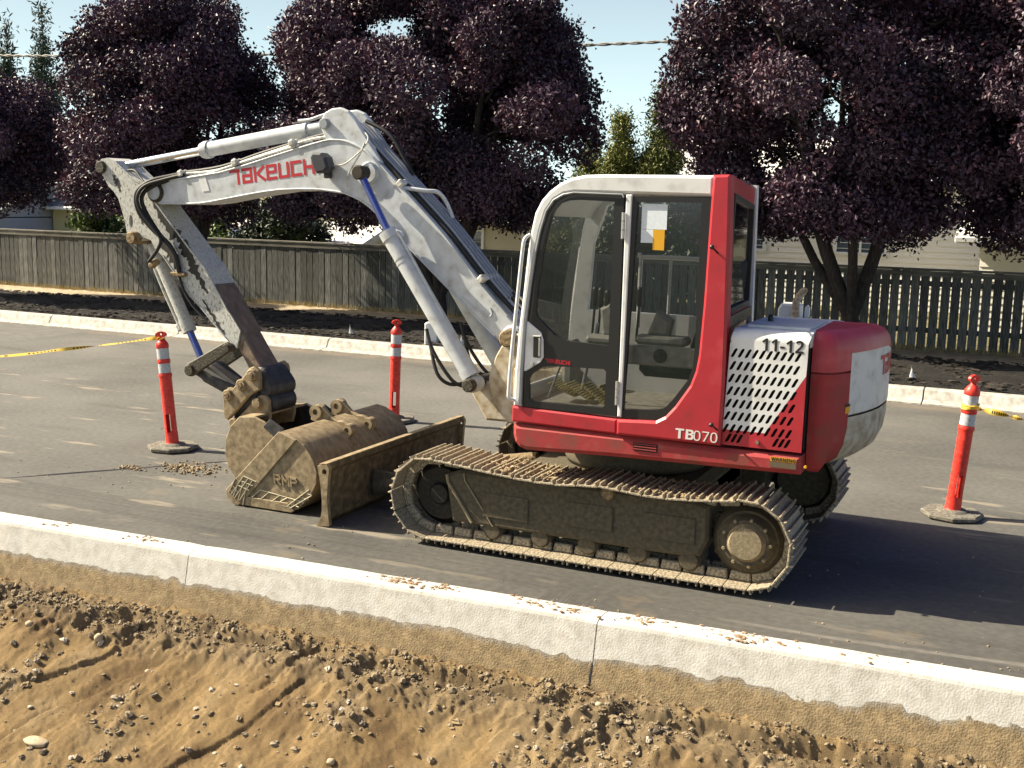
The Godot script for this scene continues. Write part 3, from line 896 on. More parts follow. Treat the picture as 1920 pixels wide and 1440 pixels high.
	var cons := [
		["tall dark fir rising far behind the left trees, right one of the two", Vector3(-46.6, 0, -40), 12.1, 1.7, firt, needle_big, 1500, "firs far behind the left trees"],
		["tall dark fir at the left edge of the photo, left one of the two", Vector3(-49.2, 0, -40), 11.6, 1.6, firt, needle_big, 1500, "firs far behind the left trees"],
		["yellow-green cypress showing left of the tree behind the engine, the tallest of three", Vector3(-5.5, 0, -19.0), 5.1, 1.25, gold, needle, 5200, "yellow-green cypresses above the cab roof"],
		["yellow-green cypress above the cab roof, the middle one of three", Vector3(-6.35, 0, -18.6), 4.35, 0.95, gold, needle, 3600, "yellow-green cypresses above the cab roof"],
		["yellow-green cypress above the cab roof, the lowest of three", Vector3(-7.25, 0, -19.0), 3.75, 1.1, gold, needle, 3600, "yellow-green cypresses above the cab roof"]]
	for s in cons:
		var f: Vector3 = s[1]; var lobes := []
		var h: float = s[2]
		for k in 30:
			var t := k / 29.0
			var y: float = lerpf(0.1 * h, 0.97 * h, t)
			var rad: float = s[3] * pow(1.0 - t, 0.8)
			for q in 3:
				var a := rng.randf() * TAU
				lobes.append([f + Vector3(cos(a) * rad * 0.55, y + rng.randf_range(-.2, .2), sin(a) * rad * 0.55), max(0.1, rad * 0.42) * rng.randf_range(0.7, 1.3), 0.55])
		tree("conifer", s[0], f, lobes, [[[f, f + Vector3(0.02, h * 0.5, 0), f + Vector3(0, h * 0.96, 0)], 0.14, 0.02]], s[6], s[5], green, s[4], s[7])
	var bush := leaf_clump(10, 0.18, 0.12, 11, 0.7)
	var brightg := [Color(0.05, 0.09, 0.015), Color(0.16, 0.2, 0.04), Color(0.25, 0.28, 0.07)]
	var dull := [Color(0.018, 0.03, 0.014), Color(0.04, 0.06, 0.03), Color(0.07, 0.09, 0.04)]
	var bushes := [
		["bright green shrub behind the fence, left of the arm of the digger", Vector3(-18.4, 0, -15.0), 0.85, 1.85, brightg, 1100],
		["small bright green shrub peeping over the fence under the boom", Vector3(-14.9, 0, -14.2), 0.5, 1.45, brightg, 420],
		["dark green shrub behind the fence under the boom, left of the pale shed roof", Vector3(-13.2, 0, -15.0), 1.15, 1.95, dull, 1500],
		["dark green shrub behind the fence between the cream house and the arm", Vector3(-16.6, 0, -15.6), 1.2, 2.3, dull, 1500],
		["dark green shrub seen through the cab windows, behind the fence", Vector3(-4.6, 0, -15.2), 1.3, 2.9, dull, 2000]]
	for s in bushes:
		var f: Vector3 = s[1]
		tree("shrub", s[0], f, round_lobes(f + Vector3(0, s[3] * 0.55, 0), Vector3(s[2], s[3] * 0.45, s[2]), 16, 0.25, 0.45), [[[f, f + Vector3(0.03, s[3] * 0.3, 0), f + Vector3(0, s[3] * 0.7, 0)], 0.04, 0.01]], s[5], bush, green, s[4], "shrubs behind the board fence")

# ---------------------------------------------------------------- the digger
func track_path() -> Array:
	# closed loop of plate centres, front-bottom first, running to the rear along the ground
	var p := []
	for i in 24: p.append(Vector2(lerpf(-1.10, 1.10, i / 23.0), 0.055))
	for i in range(1, 24):
		var a := -PI / 2 + PI * i / 24.0
		p.append(Vector2(1.10 + cos(a) * 0.278, 0.333 + sin(a) * 0.278))
	for q in [[1.10, .611], [.95, .594], [.77, .574], [.60, .562], [.43, .563], [.30, .574], [.18, .582], [.06, .576], [-.1, .562], [-.25, .558], [-.42, .562], [-.54, .571], [-.7, .584], [-.82, .596], [-.97, .609], [-1.10, .617]]:
		p.append(Vector2(q[0], q[1]))
	for i in range(1, 24):
		var a := PI / 2 + PI * i / 24.0
		p.append(Vector2(-1.10 + cos(a) * 0.283, 0.336 + sin(a) * 0.281))
	return p

func make_track(root: Node3D, zo: float, side: float) -> void:
	# zo: outer edge; side: +1 when the outside faces +z
	var zc := zo - side * 0.225
	var zf := zo - side * 0.10
	var st := S()
	# the box frame between idler and drive: top shoulder, flat side, lower lip
	var fr := poly([-1.02, .50, -0.96, .175, .70, .175, .80, .19, .85, .30, .85, .52, .74, .545, -0.9, .545])
	ext(st, fr, min(zf, zf - side * 0.28), max(zf, zf - side * 0.28), 0.02)
	for q in [[-.55, .33], [.05, .35], [.6, .35]]:
		box(st, Vector3(q[0], q[1], zf + side * 0.004), Vector3(0.34, 0.17, 0.016), 0.006)
	var f := put("crawler_track", st, M.frame, root)
	for b in [[-1.0, .505, -.80, .19, .012], [-.87, .53, -.64, .185, .006]]:
		st = S()
		tube(st, [Vector3(b[0], b[1], zf + side * 0.004), Vector3(b[0] + 0.01, b[1] - .05, zf + side * 0.006), Vector3(b[2], b[3], zf + side * 0.006)], b[4], 6)
		put("lit_guard_edge", st, M.hub, f)  # thin pale strip, painted as the sunlit edge of a guard plate
	# final drive with sprocket, idler, rollers
	st = S()
	pin(st, 1.10, 0.333, min(zf - side * 0.02, zf - side * 0.2), max(zf - side * 0.02, zf - side * 0.2), 0.235, 30)
	pin(st, 1.10, 0.333, min(zf + side * 0.03, zf - side * 0.1), max(zf + side * 0.03, zf - side * 0.1), 0.175, 30)
	for i in 19:
		var a := TAU * i / 19.0
		box(st, Vector3(1.10 + cos(a) * 0.235, 0.333 + sin(a) * 0.235, zf - side * 0.12), Vector3(0.05, 0.035, 0.05), 0.008, Basis(Vector3(0, 0, 1), a))
	var dr := put("drive_sprocket", st, M.frame, f)
	st = S()
	pin(st, 1.10, 0.333, min(zf + side * 0.055, zf), max(zf + side * 0.055, zf), 0.122, 26)
	for i in 9:
		var a := TAU * i / 9.0
		pin(st, 1.10 + cos(a) * 0.148, 0.333 + sin(a) * 0.148, min(zf + side * 0.04, zf), max(zf + side * 0.04, zf), 0.012, 6)
	put("drive_hub", st, M.hub, f)
	st = S()
	pin(st, -1.10, 0.336, min(zf - side * 0.10, zf - side * 0.2), max(zf - side * 0.10, zf - side * 0.2), 0.225, 28)
	pin(st, -1.10, 0.336, min(zf - side * 0.07, zf - side * 0.2), max(zf - side * 0.07, zf - side * 0.2), 0.08, 18)
	put("idler_wheel", st, M.dark_steel, f)
	for x in [-.66, -.30, .04, .39, .73]:
		st = S()
		pin(st, x, 0.15, min(zf - side * 0.012, zf - side * 0.25), max(zf - side * 0.012, zf - side * 0.25), 0.07, 20)
		put("track_roller", st, M.frame, f)
	st = S()
	pin(st, 0.18, 0.525, min(zf + side * 0.02, zf - side * 0.2), max(zf + side * 0.02, zf - side * 0.2), 0.05, 18)
	put("carrier_roller", st, M.steel, f)
	# shoes: plate with three grousers and two chain links each, one mesh for all
	var p := track_path()
	var n := p.size()
	var total := 0.0
	var lens := [0.0]
	for i in n:
		total += p[i].distance_to(p[(i + 1) % n]); lens.append(total)
	var count := 41
	var pitch := total / count
	st = S()
	ext(st, poly([-pitch / 2 + .003, -.007, pitch / 2 - .003, -.007, pitch / 2 - .003, .002, pitch / 2 - .012, .007, -pitch / 2 + .012, .007, -pitch / 2 + .003, .002]), -0.223, 0.223, 0.003)
	for g in [[-pitch / 2 + .016, 0.009], [0.004, 0.007], [pitch / 2 - .018, 0.009]]:
		ext(st, poly([g[0] - g[1], .006, g[0] + g[1], .006, g[0] + g[1] * .55, .030, g[0] - g[1] * .55, .030]), -0.219, 0.219, 0.004)
	for zz in [-0.06, 0.06]:
		ext(st, poly([-pitch / 2 + .006, -.02, -pitch / 2 + .016, -.065, pitch / 2 - .016, -.065, pitch / 2 - .006, -.02, pitch / 2 - .01, -.006, -pitch / 2 + .01, -.006]), zz - 0.022, zz + 0.022, 0.008)
	var shoe: ArrayMesh = st.commit()
	var seg := 0
	for i in count:
		var s := (i + 0.35) * pitch
		while lens[seg + 1] < s and seg < n - 1: seg += 1
		var a: Vector2 = p[seg]; var b: Vector2 = p[(seg + 1) % n]
		var c := a.lerp(b, (s - lens[seg]) / (lens[seg + 1] - lens[seg]))
		# direction over the whole shoe, so that shoes bend round the wheels as flats
		var t := (b - a).normalized()
		var o := put("track_shoe", shoe, M.track, f)
		var bx := Vector3(t.x, t.y, 0); var by := Vector3(t.y, -t.x, 0)
		o.transform = Transform3D(Basis(bx, by, bx.cross(by)), Vector3(c.x, c.y, zc))

func house_arc(th: float, inset_: float) -> Vector3:
	# plan of the tail: a tight corner that runs into the big tail radius
	var r := 1.70 - inset_
	return Vector3(0.05 + r * cos(th), 0, -1.05 + r * sin(th))

func tail_plan(inset_: float) -> Array:
	var out := []
	var ac := 0.49        # where the corner meets the tail radius
	var c := Vector3(0.05 + 1.58 * cos(ac), 0, -1.05 + 1.58 * sin(ac))
	for s in [1.0]:
		out.append([Vector3(1.405, 0, c.z + 0.12 - inset_), Vector3(0, 0, 1)])
		for i in 7:
			var a := lerpf(PI / 2, ac, i / 6.0)
			out.append([c + Vector3(cos(a), 0, sin(a)) * (0.12 - inset_ * 0.9), Vector3(cos(a), 0, sin(a))])
	for i in range(1, 25):
		var a := lerpf(ac, -ac, i / 24.0)
		out.append([house_arc(a, inset_ * 0.95), Vector3(cos(a), 0, sin(a))])
	var cf := Vector3(c.x, 0, -2.10 - c.z)
	for i in range(1, 7):
		var a := lerpf(-ac, -PI / 2, i / 6.0)
		out.append([cf + Vector3(cos(a), 0, sin(a)) * (0.12 - inset_ * 0.9), Vector3(cos(a), 0, sin(a))])
	out.append([Vector3(1.405, 0, cf.z - 0.12 + inset_), Vector3(0, 0, -1)])
	return out

func shell(st: SurfaceTool, prof: Array, from: int, to: int, lift := 0.0, other := []) -> void:
	# skin over part of the tail: prof is [inset, height] from the bottom up
	var nn := []
	for i in prof.size():
		var a: Array = prof[max(i - 1, 0)]; var b: Array = prof[min(i + 1, prof.size() - 1)]
		nn.append(Vector2(b[1] - a[1], (b[0] - a[0])).normalized())     # (outward, up)
	var plans := []
	for q in prof: plans.append(tail_plan(q[0] - lift))
	for i in prof.size() - 1:
		for k in range(from, to):
			var c := []; var m := []
			for e in [[i, k], [i, k + 1], [i + 1, k + 1], [i + 1, k]]:
				var s: Array = plans[e[0]][e[1]]
				var y: float = prof[e[0]][1]
				if other.size():       # runs over into another profile towards the middle of the tail
					var mid: int = plans[0].size() - 1
					var u := smoothstep(3.0, 9.0, float(min(e[1], mid - e[1])))
					s = [s[0].lerp(tail_plan(other[e[0]][0])[e[1]][0], u), s[1]]
					y = lerpf(y, other[e[0]][1], u)
				y -= 0.24 * smoothstep(-0.85, -2.1, s[0].z) * smoothstep(1.3, 1.5, y)      # crowned like the hood
				c.append(s[0] + UP * y)
				m.append((s[1] * nn[e[0]].x + UP * nn[e[0]].y).normalized())
			smooth_quad(st, c, m)

func build_digger() -> void:
	M.hub = nmat("pale dusty hub", [[0.0, C(120, 106, 82)], [1.0, C(158, 144, 116)]], 4.0, 0.9, {"bump": 0.1})
	var root := thing("excavator", "white and red crawler excavator parked on the road, cab facing the boom on the left", "excavator", Vector3(0, 0, -1.1))
	make_track(root, 0.0, 1.0)
	make_track(root, -2.2, -1.0)
	var st := S()
	# undercarriage: cross frame and slew ring
	box(st, Vector3(0, 0.42, -1.1), Vector3(1.3, 0.24, 1.4), 0.05)
	box(st, Vector3(-0.45, 0.40, -1.1), Vector3(0.4, 0.2, 1.9), 0.04)
	box(st, Vector3(0.45, 0.40, -1.1), Vector3(0.4, 0.2, 1.9), 0.04)
	X = Transform3D(Basis(), Vector3(0.05, 0, -1.05))
	lathe(st, [[0.0, 0.54], [0.50, 0.54], [0.52, 0.58], [0.52, 0.66], [0.47, 0.68], [0.47, 0.78], [0.0, 0.78]], 40)
	X = Transform3D()
	put("undercarriage_frame", st, M.frame, root)
	# dozer blade with its arms and ram
	st = S()
	var bl := poly([-2.035, .455, -1.955, .47, -1.935, .44, -1.945, .36, -1.955, .22, -1.945, .10, -1.935, .015, -2.0, .005, -2.05, .005, -2.01, .06, -2.0, .12, -1.998, .2, -2.01, .32])
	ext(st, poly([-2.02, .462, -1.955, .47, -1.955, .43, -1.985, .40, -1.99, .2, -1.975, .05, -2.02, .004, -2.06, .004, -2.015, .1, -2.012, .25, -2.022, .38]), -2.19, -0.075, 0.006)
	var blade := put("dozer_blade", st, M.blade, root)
	for z in [[-0.08, -0.045], [-2.22, -2.185]]:
		st = S()
		for q in holed(bl, [circle(-1.975, .415, .02, 12)]): ext(st, q, z[0], z[1], 0.0)
		put("end_plate", st, M.bucket, blade)
	st = S()
	for z in [-0.72, -1.48]:
		tube(st, [Vector3(-1.94, 0.17, z), Vector3(-1.3, 0.25, z), Vector3(-0.5, 0.34, z)], 0.07, 8)
		ext(st, poly([-1.97, .08, -1.7, .16, -1.7, .28, -1.97, .30]), z - 0.02, z + 0.02, 0.005)
	put("blade_arm", st, M.frame, blade)
	st = S()
	tube(st, [Vector3(-1.94, 0.24, -1.1), Vector3(-0.75, 0.46, -1.1)], 0.04, 10)
	put("blade_cylinder", st, M.steel, blade)
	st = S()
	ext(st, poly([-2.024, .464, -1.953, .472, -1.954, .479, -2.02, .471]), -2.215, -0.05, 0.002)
	put("lit_top_edge", st, M.bucket, blade)  # added strip: its tan stands in for sunlight on the blade's top
	st = S()
	for i in 12:       # cutting lip bolts on the back
		pin(st, -1.97, 0.09, -0.2 - i * 0.16, -0.19 - i * 0.16, 0.01, 6)
	put("bolt", st, M.steel, blade)

	build_house(root)
	build_cab(root)
	build_boom(root)

func circle(x: float, y: float, r: float, n := 16) -> PackedVector2Array:
	var p := PackedVector2Array()
	for i in n: p.append(Vector2(x + r * cos(TAU * i / n), y + r * sin(TAU * i / n)))
	return p

func build_house(root: Node3D) -> void:
	var st := S()
	# lower skirt, rounded at the front corner
	ext(st, poly([-.492, .925, -.492, .85, -.478, .80, -.445, .768, -.39, .752, .22, .778, 1.40, .802, 1.40, .915, .9, .915, .24, .925]), -2.05, -0.045, 0.03)
	var sk := put("body_skirt", st, M.red_dusty, root)
	st = S()
	box(st, Vector3(0.435, 0.866, -0.048), Vector3(0.16, 0.052, 0.012))
	var vent := put("vent_grille", st, M.dark_in, sk)
	for i in 3:
		st = S()
		box(st, Vector3(0.435, 0.851 + i * 0.0165, -0.040), Vector3(0.15, 0.006, 0.006), 0.001)
		put("slat", st, M.red_dusty, vent)
	st = S()
	box(st, Vector3(1.30, 0.886, -0.0445), Vector3(0.155, 0.026, 0.002))
	put("warning_label", st, M.yellow, sk)
	text_mesh("warning_lettering", "WARNING", 0.022, "Droid Sans", true, M.black_letter, sk, Vector3(1.302, 0.886, -0.0428), Basis(), true)
	st = S()
	box(st, Vector3(1.30, 0.853, -0.0445), Vector3(0.155, 0.034, 0.002))
	put("warning_label", st, plain("worn grey label", C(96, 84, 66), 0.8), sk)
	# floor plate and the right-hand hood that the cab hides
	st = S()
	ext(st, poly([-.49, .928, 1.39, .928, 1.39, 1.02, -.49, 1.02]), -2.04, -1.12, 0.01)
	box(st, Vector3(0.45, 1.16, -1.72), Vector3(1.85, 0.44, 0.62), 0.06)
	put("right_hood", st, M.dusty_white, root)
	# engine bay: dark core, then the slotted side panel in front of it
	st = S()
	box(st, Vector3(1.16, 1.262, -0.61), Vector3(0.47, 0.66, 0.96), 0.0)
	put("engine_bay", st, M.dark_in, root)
	var zf := -0.058; var zb := -0.066
	var slots := []
	var rows := []
	for r in 7:
		var y := 1.508 - r * 0.0775
		var row := []
		for c in 10:
			var x := 0.965 + c * 0.0425 - r * 0.0048
			if x > 1.355: continue
			row.append(slot(x, y))
		rows.append([y, row])
	var low := []
	for x in [0.957, 0.992, 1.027, 1.245, 1.28, 1.315]: low.append(slot(x, 0.984))
	var panel := poly([.915, .938, 1.400, .938, 1.403, 1.56, 1.403, 1.583, .945, 1.583, .938, 1.56])
	var white_part := poly([.90, 1.034, 1.176, 1.034, 1.40, 1.40, 1.41, 1.7, .90, 1.7])
	var bands := []
	var y_lo := 0.93
	var ys := [0.93, 1.0035]
	for r in 6: ys.append(0.5 * (rows[6 - r][0] + rows[5 - r][0]))
	ys.insert(2, 0.0)
	bands.append([0.93, 1.012, low])
	var prev := 1.012
	for r in range(6, -1, -1):
		var top: float = 1.62 if r == 0 else 0.5 * (rows[r][0] + rows[r - 1][0])
		bands.append([prev, top, rows[r][1]])
		prev = top
	var sw := S(); var sr := S()
	for b in bands:
		for piece in Geometry2D.intersect_polygons(panel, PackedVector2Array([Vector2(0, b[0]), Vector2(3, b[0]), Vector2(3, b[1]), Vector2(0, b[1])])):
			for q in holed(piece, b[2]):
				for a in Geometry2D.intersect_polygons(q, white_part): ext(sw, a, zb, zf)
				for a in Geometry2D.clip_polygons(q, white_part): ext(sr, a, zb, zf)
	# the panel's rolled top edge into the hood
	var xs := [.940, 1.403]
	for i in 6:
		var a0 := PI / 2 * i / 6.0; var a1 := PI / 2 * (i + 1) / 6.0
		var p := []; var nn := []
		for e in [[xs[0], a0], [xs[1], a0], [xs[1], a1], [xs[0], a1]]:
			var nrm := Vector3(0, sin(e[1]), cos(e[1]))
			p.append(Vector3(e[0] + (0.012 if e[0] < 1 else 0.016) * sin(e[1]), 1.583 + 0.072 * sin(e[1]), -0.133 + 0.075 * cos(e[1]))); nn.append(nrm)
		smooth_quad(sw, p, nn)
	var pan := put("side_panel", sw, M.white_clean, root)
	put("red_corner", sr, M.red, pan)
	st = S()
	pin(st, 1.137, 0.975, -0.06, -0.045, 0.013, 14)
	put("panel_lock", st, M.chrome, pan)
	text_mesh("lettering", "11-12", 0.074, "Droid Sans", true, M.black_letter, pan, Vector3(1.125, 1.571, -0.0565), Basis(Vector3(0, 0, 1), -0.012).scaled(Vector3(0.98, 1, 1)))
	# hood top with its lid, the air cleaner and the exhaust
	st = S()
	var kept := X
	X = Transform3D(Basis(UP, -PI / 2), Vector3.ZERO)       # crowned: falls away towards the far side
	ext(st, poly([-2.02, 1.30, -2.0, 1.42, -1.75, 1.53, -1.4, 1.61, -1.1, 1.645, -.85, 1.655, -.135, 1.655, -.135, 1.56, -1.3, 1.5]), -1.405, -.953, 0.004)
	X = kept
	box(st, Vector3(1.19, 1.662, -0.43), Vector3(0.38, 0.014, 0.42), 0.005)
	var hood := put("engine_hood", st, M.white, root)
	st = S()
	X = Transform3D(Basis(), Vector3(1.08, 1.66, -0.50))
	lathe(st, [[0.018, 0.0], [0.018, 0.035], [0.012, 0.05], [0.0, 0.052]], 12)
	X = Transform3D()
	put("catch_knob", st, M.black, hood)
	st = S()
	ext(st, poly([.98, 1.62, .98, 1.69, 1.0, 1.725, 1.11, 1.725, 1.122, 1.71, 1.122, 1.62]), -1.36, -1.18, 0.012)
	put("air_cleaner", st, M.white, hood)
	st = S()
	box(st, Vector3(1.175, 1.675, -1.22), Vector3(0.03, 0.09, 0.04), 0.015)
	put("pipe_clamp", st, M.white, hood)
	st = S()
	var ex := spline([Vector3(1.11, 1.60, -1.14), Vector3(1.11, 1.73, -1.14), Vector3(1.118, 1.765, -1.14), Vector3(1.15, 1.815, -1.145), Vector3(1.178, 1.835, -1.15)], 5)
	var er := []
	for i in ex.size(): er.append(0.025 if i < ex.size() - 4 else 0.025 - 0.004 * (i - ex.size() + 5))
	tube(st, ex, er, 14)
	put("exhaust_pipe", st, M.rust, hood)
	# counterweight: red corner pieces, pale middle, red top
	var n := tail_plan(0.0).size()
	var s0 := 9; var s1 := n - 10
	var body := [[.30, .778], [.12, .78], [.06, .79], [.025, .82], [.005, .88], [0, .95], [0, 1.40]]
	var tail := [[.30, .79], [.19, .80], [.11, .825], [.055, .875], [.018, .96], [0, 1.06], [0, 1.40]]
	st = S()
	shell(st, body, 0, s0, 0.0, tail)
	shell(st, body, s1, n - 1, 0.0, tail)
	shell(st, [[0.02, 1.395], [0.018, 1.415]], 0, n - 1)
	var cw := put("counterweight", st, M.red_dusty, root)
	st = S()
	shell(st, [[0, 1.412], [0, 1.54], [.012, 1.595], [.045, 1.637], [.10, 1.656]], 0, s0)
	shell(st, [[0, 1.412], [0, 1.54], [.012, 1.595], [.045, 1.637], [.10, 1.656]], s1, n - 1)
	shell(st, [[-0.004, 1.52], [0.0, 1.54], [.012, 1.595], [.045, 1.637], [.10, 1.656]], s0, s1)
	var top := tail_plan(.10)
	for k in n - 1:
		for e in 6:
			var q := []
			for w in [[k, e], [k + 1, e], [k + 1, e + 1], [k, e + 1]]:
				var o: Vector3 = top[w[0]][0]
				var v := Vector3(lerpf(1.405, o.x, w[1] / 6.0), 0, o.z)
				v.y = 1.656 - 0.24 * smoothstep(-0.85, -2.1, v.z)
				q.append(v)
			quad(st, q[0], q[1], q[2], q[3], UP)
	put("top_cover", st, M.red_pale, cw)
	st = S()
	shell(st, [[0.006, 1.135], [0, 1.14], [0, 1.515], [0.006, 1.523]], s0, s1)
	put("rear_panel", st, M.white, cw)
	st = S()
	shell(st, [[.30, .80], [.19, .803], [.12, .82], [.06, .865], [.02, .95], [.006, 1.04], [0.004, 1.122]], s0, s1)
	put("lower_panel", st, M.dusty_white, cw)
	st = S()
	shell(st, [[0.02, 1.12], [0.02, 1.14]], s0, s1)
	shell(st, [[.36, .79], [.30, .785]], 0, n - 1)
	put("seam", st, M.black, cw)
	st = S()
	# the maker's lettering runs round the tail
	var map := func(p: Vector2, lift: float) -> Vector3:
		var a: float = 0.155 - p.x / 1.70
		return Vector3(0.05 + (1.703 + lift) * cos(a), 1.335 + p.y, -1.05 + (1.703 + lift) * sin(a))
	letters(st, "TAKEUCHI", 0.13, 0.125, 0.02, 0.026, map)
	put("lettering", st, M.red_letter, cw)
	st = S()
	var lab := func(p: Vector2, lift: float) -> Vector3:
		var a: float = 0.43 - p.x / 1.70
		return Vector3(0.05 + (1.7025 + lift) * cos(a), 1.15 + p.y, -1.05 + (1.7025 + lift) * sin(a))
	quad(st, lab.call(Vector2(0, 0), 0), lab.call(Vector2(0.05, 0), 0), lab.call(Vector2(0.05, 0.04), 0), lab.call(Vector2(0, 0.04), 0), Vector3(1, 0, 0.4))
	put("caution_label", st, M.yellow, cw)
	st = S()
	quad(st, lab.call(Vector2(0, 0.041), 0), lab.call(Vector2(0.05, 0.041), 0), lab.call(Vector2(0.05, 0.058), 0), lab.call(Vector2(0, 0.058), 0), Vector3(1, 0, 0.4))
	put("caution_label", st, M.black_letter, cw)
	st = S()
	pin(st, 1.43, 0.855, -0.07, -0.05, 0.009, 8)
	put("tie_down_bolt", st, M.yellow, cw)

func slot(x: float, y: float) -> PackedVector2Array:
	var p := PackedVector2Array()
	var w := 0.0102; var h := 0.0185; var lean := 0.5
	for i in 5:
		var a := PI * i / 4.0
		p.append(Vector2(x + w * cos(a) + (h + w * sin(a)) * lean, y + h + w * sin(a)))
	for i in 5:
		var a := PI + PI * i / 4.0
		p.append(Vector2(x + w * cos(a) - (h - w * sin(a)) * lean, y - h + w * sin(a)))
	return p

func ring(st: SurfaceTool, outer: PackedVector2Array, holes: Array, z0: float, z1: float) -> void:
	for q in holed(outer, holes): ext(st, q, z0, z1)

func sweep_roof(st: SurfaceTool, curve: Array, z0: float, z1: float, thick: float) -> void:
	# the roof skin: the cab's side curve carried across, crowned and dropping a little to the far side
	var n := curve.size()
	var zs := []
	for i in 13: zs.append(lerpf(z0, z1, i / 12.0))
	var f := func(i: int, k: int, off: float) -> Vector3:
		var t: Vector2 = (curve[min(i + 1, n - 1)] - curve[max(i - 1, 0)]).normalized()
		var nrm := Vector2(-t.y, t.x)
		var u: float = k / 12.0
		var e := 0.022 * (pow(absf(2 * u - 1), 4.0))
		var p: Vector2 = curve[i] - nrm * (off + e)
		return Vector3(p.x, p.y - 0.02 * u, zs[k])
	for off in [0.0, thick]:
		for i in n - 1:
			for k in 12:
				var a: Vector3 = f.call(i, k, off); var b: Vector3 = f.call(i + 1, k, off); var c: Vector3 = f.call(i + 1, k + 1, off); var d: Vector3 = f.call(i, k + 1, off)
				var t2: Vector2 = curve[i + 1] - curve[i]
				var h := Vector3(-t2.y, t2.x, 0) * (1.0 if off == 0.0 else -1.0)
				var hn := h.normalized()
				var hz := func(kk: int) -> Vector3: return (hn + Vector3(0, 0, 0.35 if kk == 0 else (-0.35 if kk == 12 else 0.0))).normalized()
				smooth_quad(st, [a, b, c, d], [hz.call(k), hz.call(k), hz.call(k + 1), hz.call(k + 1)])

